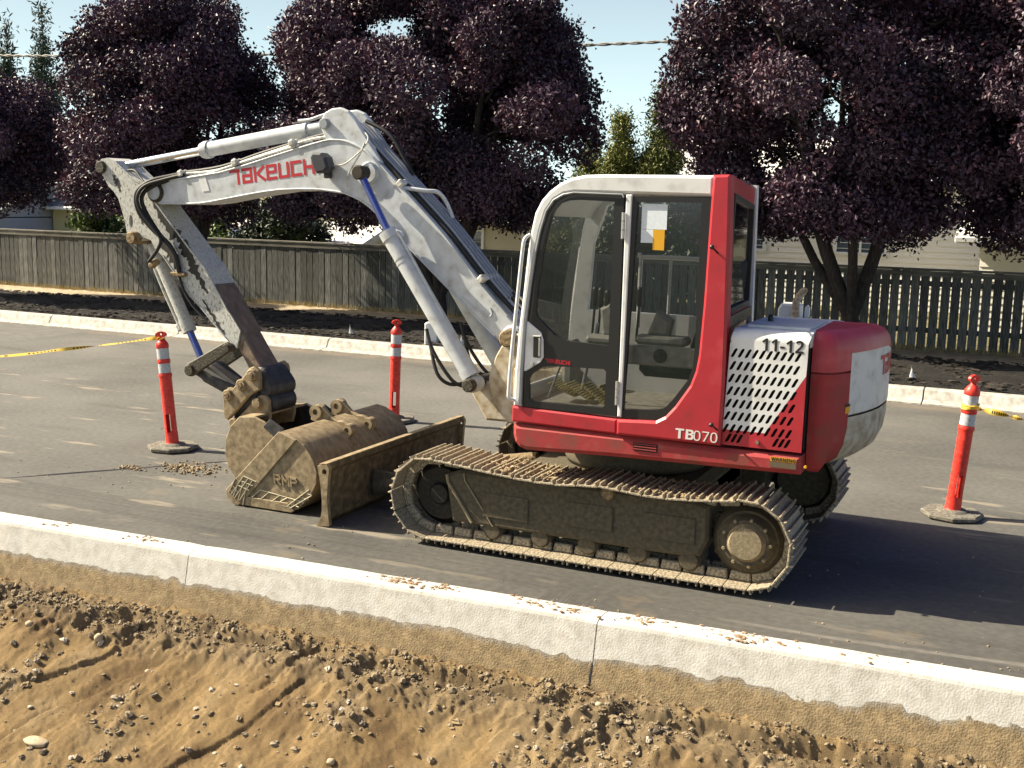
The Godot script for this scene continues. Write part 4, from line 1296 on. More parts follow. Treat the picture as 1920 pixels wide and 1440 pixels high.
func build_cab(root: Node3D) -> void:
	var z := -0.045; var zi := -0.115
	var outer := [-.49, 1.045, -.486, 1.25, -.464, 1.55, -.438, 1.80, -.412, 2.07, -.392, 2.20, -.368, 2.31, -.325, 2.39, -.27, 2.45, -.20, 2.50, -.12, 2.535, -.03, 2.553, .10, 2.558]
	var inner := [.79, 2.435, -.10, 2.445, -.17, 2.432, -.235, 2.395, -.285, 2.325, -.325, 2.20, -.355, 2.05, -.38, 1.86, -.41, 1.60, -.425, 1.30, -.43, 1.045]
	var st := S()
	ext(st, poly(outer + [.79, 2.560] + inner), zi, z, 0.018)
	ext(st, poly([.245, 2.437, .283, 2.437, .266, 1.045, .240, 1.045]), zi, z + 0.002, 0.006)
	# far side frame
	var far := poly(outer + [.84, 2.52, .86, 1.045])
	ring(st, far, [poly([-.34, 1.62, -.31, 2.1, -.22, 2.36, -.1, 2.42, .78, 2.42, .79, 1.62])], -1.02, -0.97)
	# front frame and sill
	tube(st, spline([Vector3(-.47, 1.05, -1.0), Vector3(-.45, 1.6, -1.0), Vector3(-.40, 2.06, -1.0)], 4), 0.03, 8)
	box(st, Vector3(-.475, 1.10, -0.52), Vector3(0.04, 0.12, 0.9), 0.01)
	var cab := put("cab", st, M.white_clean, root)
	st = S()
	var rc := []
	for i in range(12, outer.size(), 2): rc.append(Vector2(outer[i], outer[i + 1]))
	rc.append(Vector2(.5, 2.565)); rc.append(Vector2(.80, 2.562))
	sweep_roof(st, rc, z - 0.004, -1.02, 0.035)
	put("roof", st, M.white_clean, cab)
	# red rear pillar with its sweep into the belt
	st = S()
	ext(st, poly([.79, 2.562, .885, 2.566, .897, 2.555, .905, 2.30, .918, 1.68, .922, 1.30, .915, .932, .245, .932, .243, 1.03, .50, 1.045, .56, 1.08, .62, 1.15, .71, 1.29, .74, 1.38, .755, 1.48, .77, 1.80, .785, 2.435]), -0.13, -0.020, 0.016)
	var pil := put("rear_pillar", st, M.red, cab)
	st = S()
	ext(st, poly([-.497, .938, .238, .930, .238, 1.028, -.497, 1.043]), -0.12, -0.043, 0.012)
	put("door_sill", st, M.red, cab)
	# rear face of the cab: red frame round the rear window
	st = S()
	var keep := X
	var rb := Basis(Vector3(0.075, 0, -0.957).normalized(), UP, Vector3(0.957, 0, 0.075).normalized())
	# local x runs from the near to the far rear corner, local z looks backwards
	X = Transform3D(Basis(Vector3(-0.075, 0, -0.957).normalized(), Vector3(0, 1, 0), Vector3(0.957, 0, -0.075).normalized()), Vector3(.895, 0, -0.10))
	var rear := poly([0, 1.02, .90, 1.02, .90, 2.50, 0, 2.558])
	var rw := poly([.06, 1.735, .84, 1.735, .84, 2.38, .06, 2.45])
	ring(st, rear, [rw], -0.03, 0.0)
	var rearm := put("rear_wall", st, M.red, cab)
	st = S()
	ring(st, poly([.05, 1.725, .85, 1.725, .85, 2.39, .05, 2.46]), [poly([.085, 1.76, .815, 1.76, .815, 2.36, .085, 2.425])], -0.02, 0.008)
	put("rear_window_seal", st, M.rubber, cab)
	st = S()
	ext(st, rw, -0.017, -0.011)
	put("rear_window", st, M.glass, cab)
	st = S()
	ext(st, poly([0, 1.64, .90, 1.64, .90, 1.715, 0, 1.715]), 0.001, 0.02, 0.004)
	put("rear_ledge", st, M.steel, cab)
	X = keep
	# hinged door: black surround, two panes, white latch panel
	st = S()
	var up_ := poly([.168, 2.392, .162, 1.492, -.105, 1.500, -.165, 1.512, -.205, 1.530, -.275, 1.590, -.335, 1.645, -.345, 1.68, -.335, 1.86, -.30, 2.09, -.265, 2.25, -.235, 2.33, -.195, 2.375, -.14, 2.393, -.06, 2.398])
	var lo_ := poly([-.385, 1.235, -.365, 1.268, -.30, 1.312, -.265, 1.325, -.20, 1.332, .135, 1.340, .152, 1.325, .150, 1.105, .135, 1.09, -.345, 1.083, -.378, 1.10])
	ring(st, poly([-.425, 1.055, -.42, 1.28, -.402, 1.60, -.372, 1.86, -.347, 2.05, -.318, 2.195, -.28, 2.318, -.232, 2.388, -.168, 2.424, -.10, 2.437, .228, 2.432, .232, 1.045, -.40, 1.045]), [up_, lo_], -0.085, -0.052)
	var door := put("door", st, M.black, cab)
	st = S()
	ext(st, up_, -0.072, -0.067); ext(st, lo_, -0.072, -0.067)
	put("door_glass", st, M.glass_door, cab)
	st = S()
	for e in [[-.43, 1.05, -.426, 1.28, -.408, 1.60, -.378, 1.86, -.353, 2.05, -.324, 2.195, -.286, 2.322, -.236, 2.394, -.17, 2.430, -.10, 2.443, .22, 2.437, .232, 2.42]]:
		tube(st, v3(e, -0.040), 0.006, 6)
	put("door_trim", st, M.pipe, cab)
	st = S()
	ext(st, poly([-.405, 1.61, -.395, 1.612, -.30, 1.545, -.283, 1.50, -.278, 1.385, -.300, 1.35, -.40, 1.285, -.416, 1.282]), -0.052, -0.043, 0.004)
	put("latch_panel", st, M.white_clean, cab)
	st = S()
	box(st, Vector3(-.325, 1.447, -0.042), Vector3(0.052, 0.135, 0.012), 0.004)
	put("door_handle", st, M.black, cab)
	st = S()
	box(st, Vector3(-.305, 1.447, -0.035), Vector3(0.012, 0.12, 0.012), 0.004)
	box(st, Vector3(-.326, 1.519, -0.038), Vector3(0.06, 0.012, 0.014), 0.004)
	pin(st, -.352, 1.333, -0.045, -0.028, 0.014, 14)
	put("handle_bezel", st, M.chrome_dull, cab)
	for y in [[2.165, 2.33], [1.12, 1.275]]:
		st = S()
		for k in 3:
			var a := lerpf(y[0], y[1], k / 3.0) + 0.002; var b := lerpf(y[0], y[1], (k + 1) / 3.0) - 0.002
			cyl(st, Vector3(.236, a, -0.034), Vector3(.236, b, -0.034), 0.011, 10)
		put("door_hinge", st, M.chrome_dull, cab)
	st = S()
	var tk := func(p: Vector2, lift: float) -> Vector3: return Vector3(-.268 + p.x, 1.352 + p.y - 0.03 * p.x, -0.0515 + lift)
	letters(st, "TAKEUCHI", 0.026, 0.024, 0.004, 0.0056, tk)
	put("door_lettering", st, M.red_letter, cab)
	# fixed rear side window with its notices
	st = S()
	var rp := poly([.318, 2.392, .722, 2.398, .722, 1.52, .715, 1.40, .69, 1.32, .60, 1.19, .55, 1.13, .50, 1.112, .275, 1.088])
	ring(st, poly([.288, 2.428, .782, 2.434, .768, 1.80, .753, 1.48, .738, 1.38, .708, 1.29, .626, 1.143, .568, 1.072, .50, 1.038, .268, 1.04]), [rp], -0.085, -0.052)
	put("window_surround", st, M.black, cab)
	st = S()
	ext(st, rp, -0.072, -0.067)
	put("side_window", st, M.glass, cab)
	st = S()
	box(st, Vector3(.425, 2.307, -0.0655), Vector3(0.162, 0.155, 0.002))
	put("paper_notice", st, M.paper, cab)
	st = S()
	box(st, Vector3(.384, 2.187, -0.0652), Vector3(0.08, 0.082, 0.002))
	put("paper_notice", st, M.paper, cab)
	st = S()
	box(st, Vector3(.458, 2.166, -0.0645), Vector3(0.074, 0.124, 0.002))
	put("yellow_notice", st, M.yellow, cab)
	# TB070 on the belt
	var b2 := Basis(Vector3(0, 0, 1), -0.012)
	text_mesh("model_lettering", "TB", 0.062, "Droid Sans", true, M.white_letter, cab, Vector3(.632, .984, -0.0185), b2.scaled(Vector3(1.22, 1, 1)))
	text_mesh("model_lettering", "070", 0.062, "Droid Sans", false, M.white_letter, cab, Vector3(.745, .982, -0.0185), b2.scaled(Vector3(1.12, 1, 1)))
	for q in [[.845, 2.10], [.895, 1.03]]:
		st = S()
		tube(st, [Vector3(q[0], q[1], -0.025), Vector3(q[0] - 0.02, q[1] + 0.035, 0.03)], 0.006, 6)
		X = Transform3D(Basis(), Vector3(q[0] - 0.024, q[1] + 0.04, 0.036))
		lathe(st, [[0, -0.016], [0.014, -0.008], [0.015, 0.006], [0, 0.016]], 10)
		X = keep
		put("window_catch", st, M.black, cab)
	# hand rail down the front corner
	st = S()
	tube(st, spline([Vector3(-.40, 2.17, -0.06), Vector3(-.428, 2.14, -0.035), Vector3(-.438, 2.04, -0.022), Vector3(-.468, 1.70, -0.02), Vector3(-.495, 1.40, -0.02), Vector3(-.510, 1.16, -0.02), Vector3(-.508, 1.10, -0.028), Vector3(-.47, 1.08, -0.06)], 5), 0.012, 9)
	put("hand_rail", st, M.white_clean, cab)
	# windscreen
	st = S()
	for q in [[-.478, 1.16, -.425, 1.80], [-.425, 1.80, -.368, 2.30]]:
		quad(st, Vector3(q[0], q[1], -0.115), Vector3(q[0], q[1], -0.97), Vector3(q[2], q[3], -0.97), Vector3(q[2], q[3], -0.115), Vector3(-1, 0, 0))
	put("windscreen", st, M.glass_front, cab)
	# inside: floor, seat, consoles, levers, guard rail, pedals
	st = S()
	box(st, Vector3(.2, 1.045, -0.55), Vector3(1.3, 0.04, 0.86), 0.0)
	put("cab_floor", st, M.inside, cab)
	st = S()
	box(st, Vector3(.50, 1.33, -0.56), Vector3(0.46, 0.12, 0.48), 0.04)
	ext(st, poly([.62, 1.34, .72, 1.36, .83, 1.80, .845, 2.02, .80, 2.06, .75, 2.02, .70, 1.78, .60, 1.42]), -0.80, -0.32, 0.05)
	put("seat", st, M.seat, cab)
	st = S()
	box(st, Vector3(.48, 1.44, -0.14), Vector3(0.46, 0.13, 0.03), 0.01)
	box(st, Vector3(.46, 1.53, -0.24), Vector3(0.34, 0.06, 0.14), 0.02)
	var con := put("heater_panel", st, M.inside, cab)
	st = S()
	pin(st, .482, 1.443, -0.13, -0.112, 0.045, 22)
	for a in [0.0, PI / 2]: box(st, Vector3(.482, 1.443, -0.108), Vector3(0.075, 0.012, 0.01), 0.003, Basis(Vector3(0, 0, 1), a))
	put("air_vent", st, M.black, cab)
	st = S()
	box(st, Vector3(.04, 1.50, -0.30), Vector3(0.22, 0.06, 0.14), 0.02)
	ext(st, poly([.02, 1.52, .10, 1.52, .12, 1.68, .07, 1.74, .0, 1.70]), -0.40, -0.30, 0.02)
	ext(st, poly([.36, 1.56, .42, 1.72, .52, 1.66, .50, 1.56]), -0.30, -0.20, 0.02)
	box(st, Vector3(-.38, 1.25, -0.80), Vector3(0.10, 0.34, 0.16), 0.03)
	put("console", st, M.inside, cab)
	for q in [[.03, -.33], [.12, -.72], [-.14, -.55], [-.08, -.50]]:
		st = S()
		tube(st, [Vector3(q[0], 1.45, q[1]), Vector3(q[0] + 0.015, 1.70, q[1])], 0.009, 8)
		X = Transform3D(Basis(), Vector3(q[0] + 0.015, 1.70, q[1]))
		lathe(st, [[0.0, -0.02], [0.017, -0.01], [0.02, 0.05], [0.024, 0.10], [0.014, 0.12], [0.0, 0.122]], 12)
		X = keep
		put("control_lever", st, M.black, cab)
	st = S()
	var arc := []
	for i in 14:
		var a := PI * i / 13.0
		arc.append(Vector3(.0 + 0.095 * cos(a), 1.655 + 0.095 * sin(a), -0.60))
	tube(st, arc, 0.021, 9)
	put("wheel_rim", st, M.tan, cab)
	st = S()
	tube(st, spline([Vector3(.06, 1.52, -0.93), Vector3(.065, 1.99, -0.93), Vector3(.085, 2.015, -0.93), Vector3(.52, 2.015, -0.93), Vector3(.555, 1.99, -0.93), Vector3(.53, 1.72, -0.93)], 6), 0.015, 8)
	tube(st, [Vector3(.28, 2.01, -0.93), Vector3(.275, 1.55, -0.93)], 0.011, 8)
	put("window_guard", st, M.white_clean, cab)
	st = S()
	for k in 4:
		for r in 9:
			var bs := Basis(Vector3(0, 0, 1), -0.35 - 0.12 * k)
			box(st, Vector3(-.22 + k * 0.10, 1.155 - 0.012 * k, -0.30 - 0.03 * k) + bs * Vector3((r - 4) * 0.022, 0.004, 0), Vector3(0.014, 0.012, 0.16), 0.003, bs)
		box(st, Vector3(-.22 + k * 0.10, 1.148 - 0.012 * k, -0.30 - 0.03 * k), Vector3(0.21, 0.012, 0.15), 0.003, Basis(Vector3(0, 0, 1), -0.35 - 0.12 * k))
	put("pedal_mat", st, M.tan, cab)
	st = S()
	tube(st, [Vector3(-.30, 1.10, -0.2), Vector3(-.19, 1.40, -0.2)], 0.008, 7)
	tube(st, [Vector3(-.12, 1.12, -0.33), Vector3(-.02, 1.60, -0.33)], 0.012, 7)
	put("lever_rod", st, M.pipe, cab)

func build_boom(root: Node3D) -> void:
	# swing post at the front of the body
	var st := S()
	for z in [[-0.90, -0.84], [-1.32, -1.26]]:
		ext(st, poly([-.80, 1.43, -.87, 1.415, -.93, 1.37, -1.0, 1.25, -1.05, 1.12, -1.062, 1.03, -1.02, .92, -.90, .752, -.60, .752, -.60, 1.3]), z[0], z[1], 0.012)
	ext(st, poly([-1.06, 1.02, -1.12, 1.055, -1.21, .995, -1.235, .95, -1.10, .742, -.6, .752, -.6, 1.0]), -1.27, -0.89, 0.02)
	box(st, Vector3(-.62, 1.0, -1.08), Vector3(0.5, 0.4, 0.5), 0.03)
	var post := put("boom_bracket", st, M.white_dusty, root)
	st = S()
	pin(st, -.90, 1.385, -1.34, -0.80, 0.065, 20)
	put("boom_foot_pin", st, M.steel, post)
	st = S()
	pin(st, -1.15, 1.03, -1.48, -0.68, 0.05, 18)
	put("cylinder_pin", st, M.grease, post)

	# boom: box section with rolled plates and flanges along both edges
	st = S()
	var side := poly([-4.19, 2.48, -3.99, 2.51, -3.58, 2.56, -3.45, 2.595, -3.08, 2.685, -2.83, 2.75, -2.66, 2.795, -2.56, 2.815, -2.46, 2.825, -2.37, 2.818, -2.28, 2.79, -2.18, 2.74, -2.11, 2.69, -2.03, 2.62, -1.96, 2.553, -1.76, 2.37, -1.49, 2.12, -1.17, 1.76, -1.02, 1.605, -.88, 1.475, -.84, 1.42, -.85, 1.345, -.92, 1.30, -.99, 1.325, -1.26, 1.55, -1.40, 1.67, -1.64, 1.87, -1.80, 2.01, -1.96, 2.15, -2.07, 2.245, -2.17, 2.32, -2.27, 2.368, -2.38, 2.402, -2.53, 2.418, -2.66, 2.425, -2.98, 2.415, -3.31, 2.368, -3.69, 2.302, -3.88, 2.285, -4.21, 2.28, -4.29, 2.305, -4.33, 2.38, -4.29, 2.45])
	ext(st, side, -1.24, -0.92, 0.012)
	# flange lips standing a little proud of the side plates
	for pth in [[-4.15, 2.478, -3.58, 2.551, -3.08, 2.676, -2.83, 2.741, -2.56, 2.806, -2.46, 2.815, -2.37, 2.808, -2.28, 2.78, -2.18, 2.731, -2.03, 2.612, -1.76, 2.362, -1.49, 2.112, -1.17, 1.752, -.95, 1.54], [-1.05, 1.385, -1.40, 1.68, -1.80, 2.02, -2.07, 2.255, -2.17, 2.329, -2.27, 2.378, -2.38, 2.412, -2.53, 2.428, -2.66, 2.435, -2.98, 2.425, -3.31, 2.378, -3.69, 2.312, -3.88, 2.295, -4.18, 2.29]]:
		for z in [-0.919, -1.241]: tube(st, spline(v3(pth, z), 2), 0.0085, 6)
	for z in [-0.918, -1.242]:
		pin(st, -.90, 1.385, z - 0.02, z + 0.02, 0.09, 22)
		pin(st, -2.14, 2.565, z - 0.03, z + 0.03, 0.085, 22)
		pin(st, -4.25, 2.38, z - 0.025, z + 0.025, 0.075, 20)
	# doubler plate weld and patch
	tube(st, spline(v3([-1.33, 1.66, -1.24, 1.60, -1.12, 1.535, -1.085, 1.53, -1.075, 1.555, -1.09, 1.59], -0.916), 3), 0.006, 5)
	var boom := put("boom", st, M.boom, root)
	st = S()
	ext(st, poly([-3.79, 2.50, -3.72, 2.52, -3.68, 2.405, -3.75, 2.395]), -0.919, -0.916)
	put("patch", st, M.white_clean, boom)
	# arm cylinder bracket: two ears
	for z in [[-0.99, -0.94], [-1.22, -1.17]]:
		st = S()
		ext(st, poly([-2.545, 2.80, -2.60, 2.90, -2.60, 2.97, -2.565, 3.025, -2.50, 3.055, -2.42, 3.062, -2.35, 3.035, -2.28, 2.965, -2.16, 2.80, -2.04, 2.64, -2.2, 2.70]), z[0], z[1], 0.01)
		put("cylinder_ear", st, M.boom, boom)
	st = S()
	pin(st, -2.555, 2.938, -1.25, -0.905, 0.043, 20)
	put("cylinder_pin", st, M.pipe, boom)
	# lettering on the near side plate, sloping with the boom
	st = S()
	var map := func(p: Vector2, lift: float) -> Vector3:
		var a := 0.128
		var q := Vector2(p.x + p.y * 0.02, p.y)
		return Vector3(-3.465 + q.x * cos(a) - q.y * sin(a), 2.447 + q.x * sin(a) + q.y * cos(a), -0.9190 + lift)
	letters(st, "TAKEUCHI", 0.125, 0.131, 0.011, 0.024, map)
	put("lettering", st, M.red_letter, boom)
	# work lamp and its wire
	st = S()
	ext(st, poly([-2.60, 2.68, -2.575, 2.715, -2.50, 2.712, -2.455, 2.68, -2.43, 2.60, -2.47, 2.56, -2.54, 2.555, -2.575, 2.60]), -0.90, -0.78, 0.018)
	box(st, Vector3(-2.50, 2.57, -0.89), Vector3(0.05, 0.1, 0.06), 0.008)
	put("work_lamp", st, M.lamp, boom)
	st = S()
	tube(st, spline([Vector3(-2.43, 2.615, -0.87), Vector3(-2.33, 2.63, -0.86), Vector3(-2.24, 2.69, -0.87), Vector3(-2.17, 2.77, -0.90), Vector3(-2.16, 2.83, -0.93), Vector3(-2.20, 2.87, -0.95)], 6), 0.006, 6)
	tube(st, spline([Vector3(-2.175, 2.79, -0.90), Vector3(-2.20, 2.71, -0.88), Vector3(-2.27, 2.60, -0.87), Vector3(-2.32, 2.53, -0.88), Vector3(-2.34, 2.46, -0.91)], 6), 0.006, 6)
	put("lamp_wire", st, M.white_worn, boom)
	# hydraulic pipes on the boom's back and the guard hoop
	st = S()
	for k in 4:
		var z := -1.18 + k * 0.055
		tube(st, spline(v3([-2.33, 2.95, -2.22, 2.86, -2.08, 2.715, -1.90, 2.55, -1.5, 2.185, -1.17, 1.83, -1.0, 1.66], z), 4), 0.014, 7)
	put("hydraulic_pipe", st, M.pipe, boom)
	st = S()
	tube(st, spline(v3([-4.02, 2.545, -3.6, 2.60, -3.2, 2.71, -2.86, 2.795, -2.6, 2.855, -2.42, 2.865, -2.25, 2.82, -2.08, 2.69, -1.9, 2.525, -1.5, 2.155, -1.17, 1.80, -.9, 1.55], -0.985), 4), 0.019, 7)
	tube(st, spline(v3([-2.31, 2.97, -2.15, 2.90, -2.05, 2.82, -1.96, 2.68, -1.88, 2.56], -1.14), 5), 0.017, 7)
	tube(st, spline([Vector3(-.98, 1.66, -1.08), Vector3(-.86, 1.58, -1.02), Vector3(-.74, 1.50, -0.98), Vector3(-.60, 1.45, -1.0)], 5), 0.02, 7)
	tube(st, spline([Vector3(-1.0, 1.70, -1.14), Vector3(-.88, 1.64, -1.06), Vector3(-.76, 1.55, -1.0), Vector3(-.60, 1.5, -1.0)], 5), 0.018, 7)
	put("hydraulic_hose", st, M.hose, boom)
	st = S()
	tube(st, spline(v3([-3.95, 2.54, -3.62, 2.572, -3.3, 2.66, -2.95, 2.755, -2.7, 2.82, -2.5, 2.845], -0.955), 4), 0.013, 7)
	tube(st, spline(v3([-3.75, 2.525, -3.45, 2.612, -3.1, 2.70, -2.8, 2.775], -0.934), 4), 0.011, 7)
	put("hydraulic_pipe", st, M.white_worn, boom)
	for q in [[-3.98, 2.54], [-3.42, 2.635], [-2.86, 2.79], [-1.87, 2.49], [-1.17, 1.80]]:
		st = S()
		box(st, Vector3(q[0], q[1], -1.05), Vector3(0.05, 0.05, 0.3), 0.008, Basis(Vector3(0, 0, 1), 0.25 if q[0] < -2.5 else -0.8))
		for zz in [-0.92, -0.985]: pin(st, q[0], q[1] + 0.02, zz - 0.012, zz + 0.012, 0.014, 8)
		put("pipe_clamp", st, M.white_worn, boom)
	st = S()
	tube(st, spline([Vector3(-1.93, 2.475, -0.92), Vector3(-1.86, 2.46, -0.95), Vector3(-1.70, 2.44, -1.0), Vector3(-1.62, 2.43, -1.06), Vector3(-1.58, 2.36, -1.12), Vector3(-1.53, 2.24, -1.14)], 5), 0.016, 8)
	put("guard_hoop", st, M.boom, boom)

	# boom cylinders, one each side
	for z in [-0.80, -1.36]:
		st = S()
		tube(st, [Vector3(-1.885, 2.10, z), Vector3(-1.19, 1.095, z)], 0.068, 20)
		tube(st, [Vector3(-1.905, 2.13, z), Vector3(-1.868, 2.075, z)], 0.074, 20)
		tube(st, [Vector3(-1.215, 1.13, z), Vector3(-1.18, 1.08, z)], 0.075, 20)
		for t in [0.16, 0.19]:
			var c := Vector3(-1.885, 2.10, z).lerp(Vector3(-1.19, 1.095, z), t)
			tube(st, [c - Vector3(0.0045, -0.0065, 0), c + Vector3(0.0045, -0.0065, 0)], 0.0705, 20)
		pin(st, -1.15, 1.03, z - 0.06, z + 0.06, 0.062, 18)
		var bc := put("boom_cylinder", st, M.boom, root)
		st = S()
		tube(st, [Vector3(-2.13, 2.53, z), Vector3(-1.89, 2.105, z)], 0.029, 16)
		put("rod", st, M.blue_rod, bc)
		st = S()
		pin(st, -2.14, 2.565, z - 0.055, z + 0.06, 0.055, 18)
		put("rod_eye", st, M.dark_steel, bc)
		st = S()
		var sgn := 1.0 if z > -1 else -1.0
		var za: float = z + sgn * 0.02
		tube(st, spline([Vector3(-1.80, 2.13, z + sgn * 0.03), Vector3(-1.77, 2.08, za), Vector3(-1.50, 1.66, za), Vector3(-1.40, 1.50, za), Vector3(-1.36, 1.44, z)], 4), 0.012, 7)
		box(st, Vector3(-1.82, 2.115, z), Vector3(0.08, 0.06, 0.06), 0.012, Basis(Vector3(0, 0, 1), -0.5))
		put("cylinder_pipe", st, M.boom, bc)
		st = S()
		tube(st, spline([Vector3(-1.50, 1.30, z + 0.05), Vector3(-1.42, 1.10, z + 0.09), Vector3(-1.33, 1.02, z + 0.06), Vector3(-1.22, 1.03, z)], 5), 0.014, 7)
		put("cylinder_hose", st, M.hose, bc)
		st = S()
		tube(st, spline([Vector3(-1.53, 1.42, z + 0.06), Vector3(-1.46, 1.26, z + 0.08), Vector3(-1.30, 1.05, z + 0.07), Vector3(-1.2, 1.0, z)], 5), 0.014, 7)
		put("cylinder_hose", st, M.hose, bc)
		st = S()
		tube(st, spline([Vector3(-1.38, 1.40, z - 0.06), Vector3(-1.28, 1.14, z - 0.10), Vector3(-1.17, 1.04, z - 0.12), Vector3(-1.05, 1.05, z - 0.14)], 5), 0.016, 7)
		put("cylinder_hose", st, M.hose, bc)

	# arm cylinder above the boom
	st = S()
	var p0 := Vector3(-2.555, 2.938, -1.08); var p1 := Vector3(-4.87, 2.582, -1.08)
	var ax := (p1 - p0).normalized()
	tube(st, [p0 + ax * 0.28, p0 + ax * 1.30], 0.062, 20)
	tube(st, [p0 + ax * 1.255, p0 + ax * 1.30, p0 + ax * 1.335], [0.074, 0.074, 0.064], 20)
	tube(st, [p0 + ax * 0.25, p0 + ax * 0.29], 0.066, 20)
	tube(st, [p0 + ax * 0.02, p0 + ax * 0.27], 0.052, 14)
	pin(st, p0.x, p0.y, -1.16, -1.0, 0.07, 18)
	tube(st, [p0 + ax * 0.33 + Vector3(0, 0.07, 0.0), p0 + ax * 0.33 + Vector3(0.004, 0.095, 0)], 0.022, 10)
	tube(st, spline([p0 + ax * 0.34 + Vector3(0, 0.085, 0.02), p0 + ax * 0.22 + Vector3(0, 0.075, 0.03), p0 + ax * 0.08 + Vector3(0, 0.09, 0.03), p0 + Vector3(0.06, 0.10, 0)], 5), 0.014, 7)
	var ac := put("arm_cylinder", st, M.boom, root)
	st = S()
	tube(st, [p0 + ax * 1.32, p1], 0.036, 18)
	put("rod", st, M.chrome, ac)
	st = S()
	pin(st, p1.x, p1.y, -1.14, -1.02, 0.06, 18)
	put("rod_eye", st, M.grease, ac)

	# arm
	st = S()
	var arm := poly([-4.87, 2.655, -4.80, 2.665, -4.71, 2.64, -4.65, 2.58, -4.54, 2.51, -4.41, 2.45, -4.23, 2.25, -3.92, 1.92, -3.76, 1.76, -3.65, 1.59, -3.54, 1.43, -3.41, 1.26, -3.45, 1.105, -3.51, 1.14, -3.56, 1.18, -3.68, 1.29, -3.85, 1.45, -3.93, 1.505, -4.02, 1.62, -4.12, 1.76, -4.21, 1.84, -4.30, 1.905, -4.34, 1.975, -4.41, 1.995, -4.47, 1.95, -4.56, 1.95, -4.60, 1.99, -4.61, 2.06, -4.63, 2.15, -4.66, 2.24, -4.69, 2.32, -4.74, 2.38, -4.795, 2.42, -4.86, 2.52, -4.90, 2.60])
	for q in holed(arm, [ellipse(-4.555, 2.13, .022, .055)]): ext(st, q, -1.215, -0.945, 0.0)
	for pth in [[-4.71, 2.632, -4.54, 2.502, -4.41, 2.442, -4.23, 2.242, -3.92, 1.912, -3.76, 1.752, -3.54, 1.422], [-3.56, 1.19, -3.85, 1.46, -4.02, 1.63, -4.21, 1.85]]:
		for z in [-0.944, -1.216]: tube(st, v3(pth, z), 0.008, 6)
	var am := put("arm", st, M.arm, root)
	st = S()
	ext(st, poly([-3.405, 1.25, -3.28, 1.07, -3.20, .96, -3.175, .90, -3.20, .855, -3.255, .845, -3.31, .88, -3.36, .98, -3.445, 1.105]), -1.205, -0.955, 0.012)
	quad(st, Vector3(-3.668, 1.632, -0.95), Vector3(-3.668, 1.632, -1.21), Vector3(-3.39, 1.24, -1.21), Vector3(-3.39, 1.24, -0.95), Vector3(1, 0.6, 0))
	put("arm_tip", st, M.armtip, am)
	st = S()
	for z in [-0.935, -1.225]:
		pin(st, -4.25, 2.38, z - 0.04, z + 0.04, 0.085, 20)
		pin(st, -4.865, 2.585, z - 0.02, z + 0.02, 0.055, 18)
	put("arm_pin", st, M.grease, am)
	st = S()
	pin(st, -4.50, 1.99, -1.26, -0.87, 0.055, 20)
	put("cylinder_pin", st, M.steel, am)
	st = S()
	# hoses that loop from the boom round the joint and down the arm
	tube(st, spline([Vector3(-3.95, 2.545, -0.98), Vector3(-4.10, 2.515, -0.93), Vector3(-4.27, 2.465, -0.86), Vector3(-4.375, 2.37, -0.83), Vector3(-4.37, 2.22, -0.84), Vector3(-4.25, 2.08, -0.86), Vector3(-4.10, 1.96, -0.88), Vector3(-4.04, 1.86, -0.90), Vector3(-4.02, 1.72, -0.92)], 6), 0.021, 8)
	tube(st, spline([Vector3(-3.95, 2.53, -0.93), Vector3(-4.12, 2.49, -0.89), Vector3(-4.29, 2.43, -0.83), Vector3(-4.345, 2.33, -0.80), Vector3(-4.31, 2.21, -0.81), Vector3(-4.20, 2.08, -0.83), Vector3(-4.14, 1.99, -0.84), Vector3(-4.18, 1.90, -0.84), Vector3(-4.29, 1.80, -0.86)], 6), 0.016, 8)
	tube(st, spline([Vector3(-4.0, 2.52, -0.96), Vector3(-4.2, 2.455, -0.90), Vector3(-4.33, 2.38, -0.87), Vector3(-4.35, 2.27, -0.87), Vector3(-4.22, 2.05, -0.90), Vector3(-4.08, 1.90, -0.92), Vector3(-4.06, 1.74, -0.93)], 6), 0.019, 8)
	tube(st, spline([Vector3(-4.63, 2.56, -1.0), Vector3(-4.52, 2.56, -0.97), Vector3(-4.43, 2.50, -0.94), Vector3(-4.34, 2.44, -0.9)], 5), 0.011, 7)
	tube(st, spline([Vector3(-4.04, 1.72, -0.93), Vector3(-3.98, 1.58, -0.92), Vector3(-3.88, 1.44, -0.92), Vector3(-3.74, 1.32, -0.93)], 5), 0.012, 7)
	put("hydraulic_hose", st, M.hose, am)
	st = S()
	box(st, Vector3(-4.03, 1.70, -0.93), Vector3(0.16, 0.035, 0.05), 0.008)
	put("hose_clamp", st, M.steel, am)
	st = S()
	box(st, Vector3(-4.27, 1.78, -0.90), Vector3(0.10, 0.05, 0.06), 0.01, Basis(Vector3(0, 0, 1), 0.6))
	put("hose_clamp", st, M.steel, am)
	# black grease smeared down the arm from the joint
	var jag := noise(95, 1.0, 4)
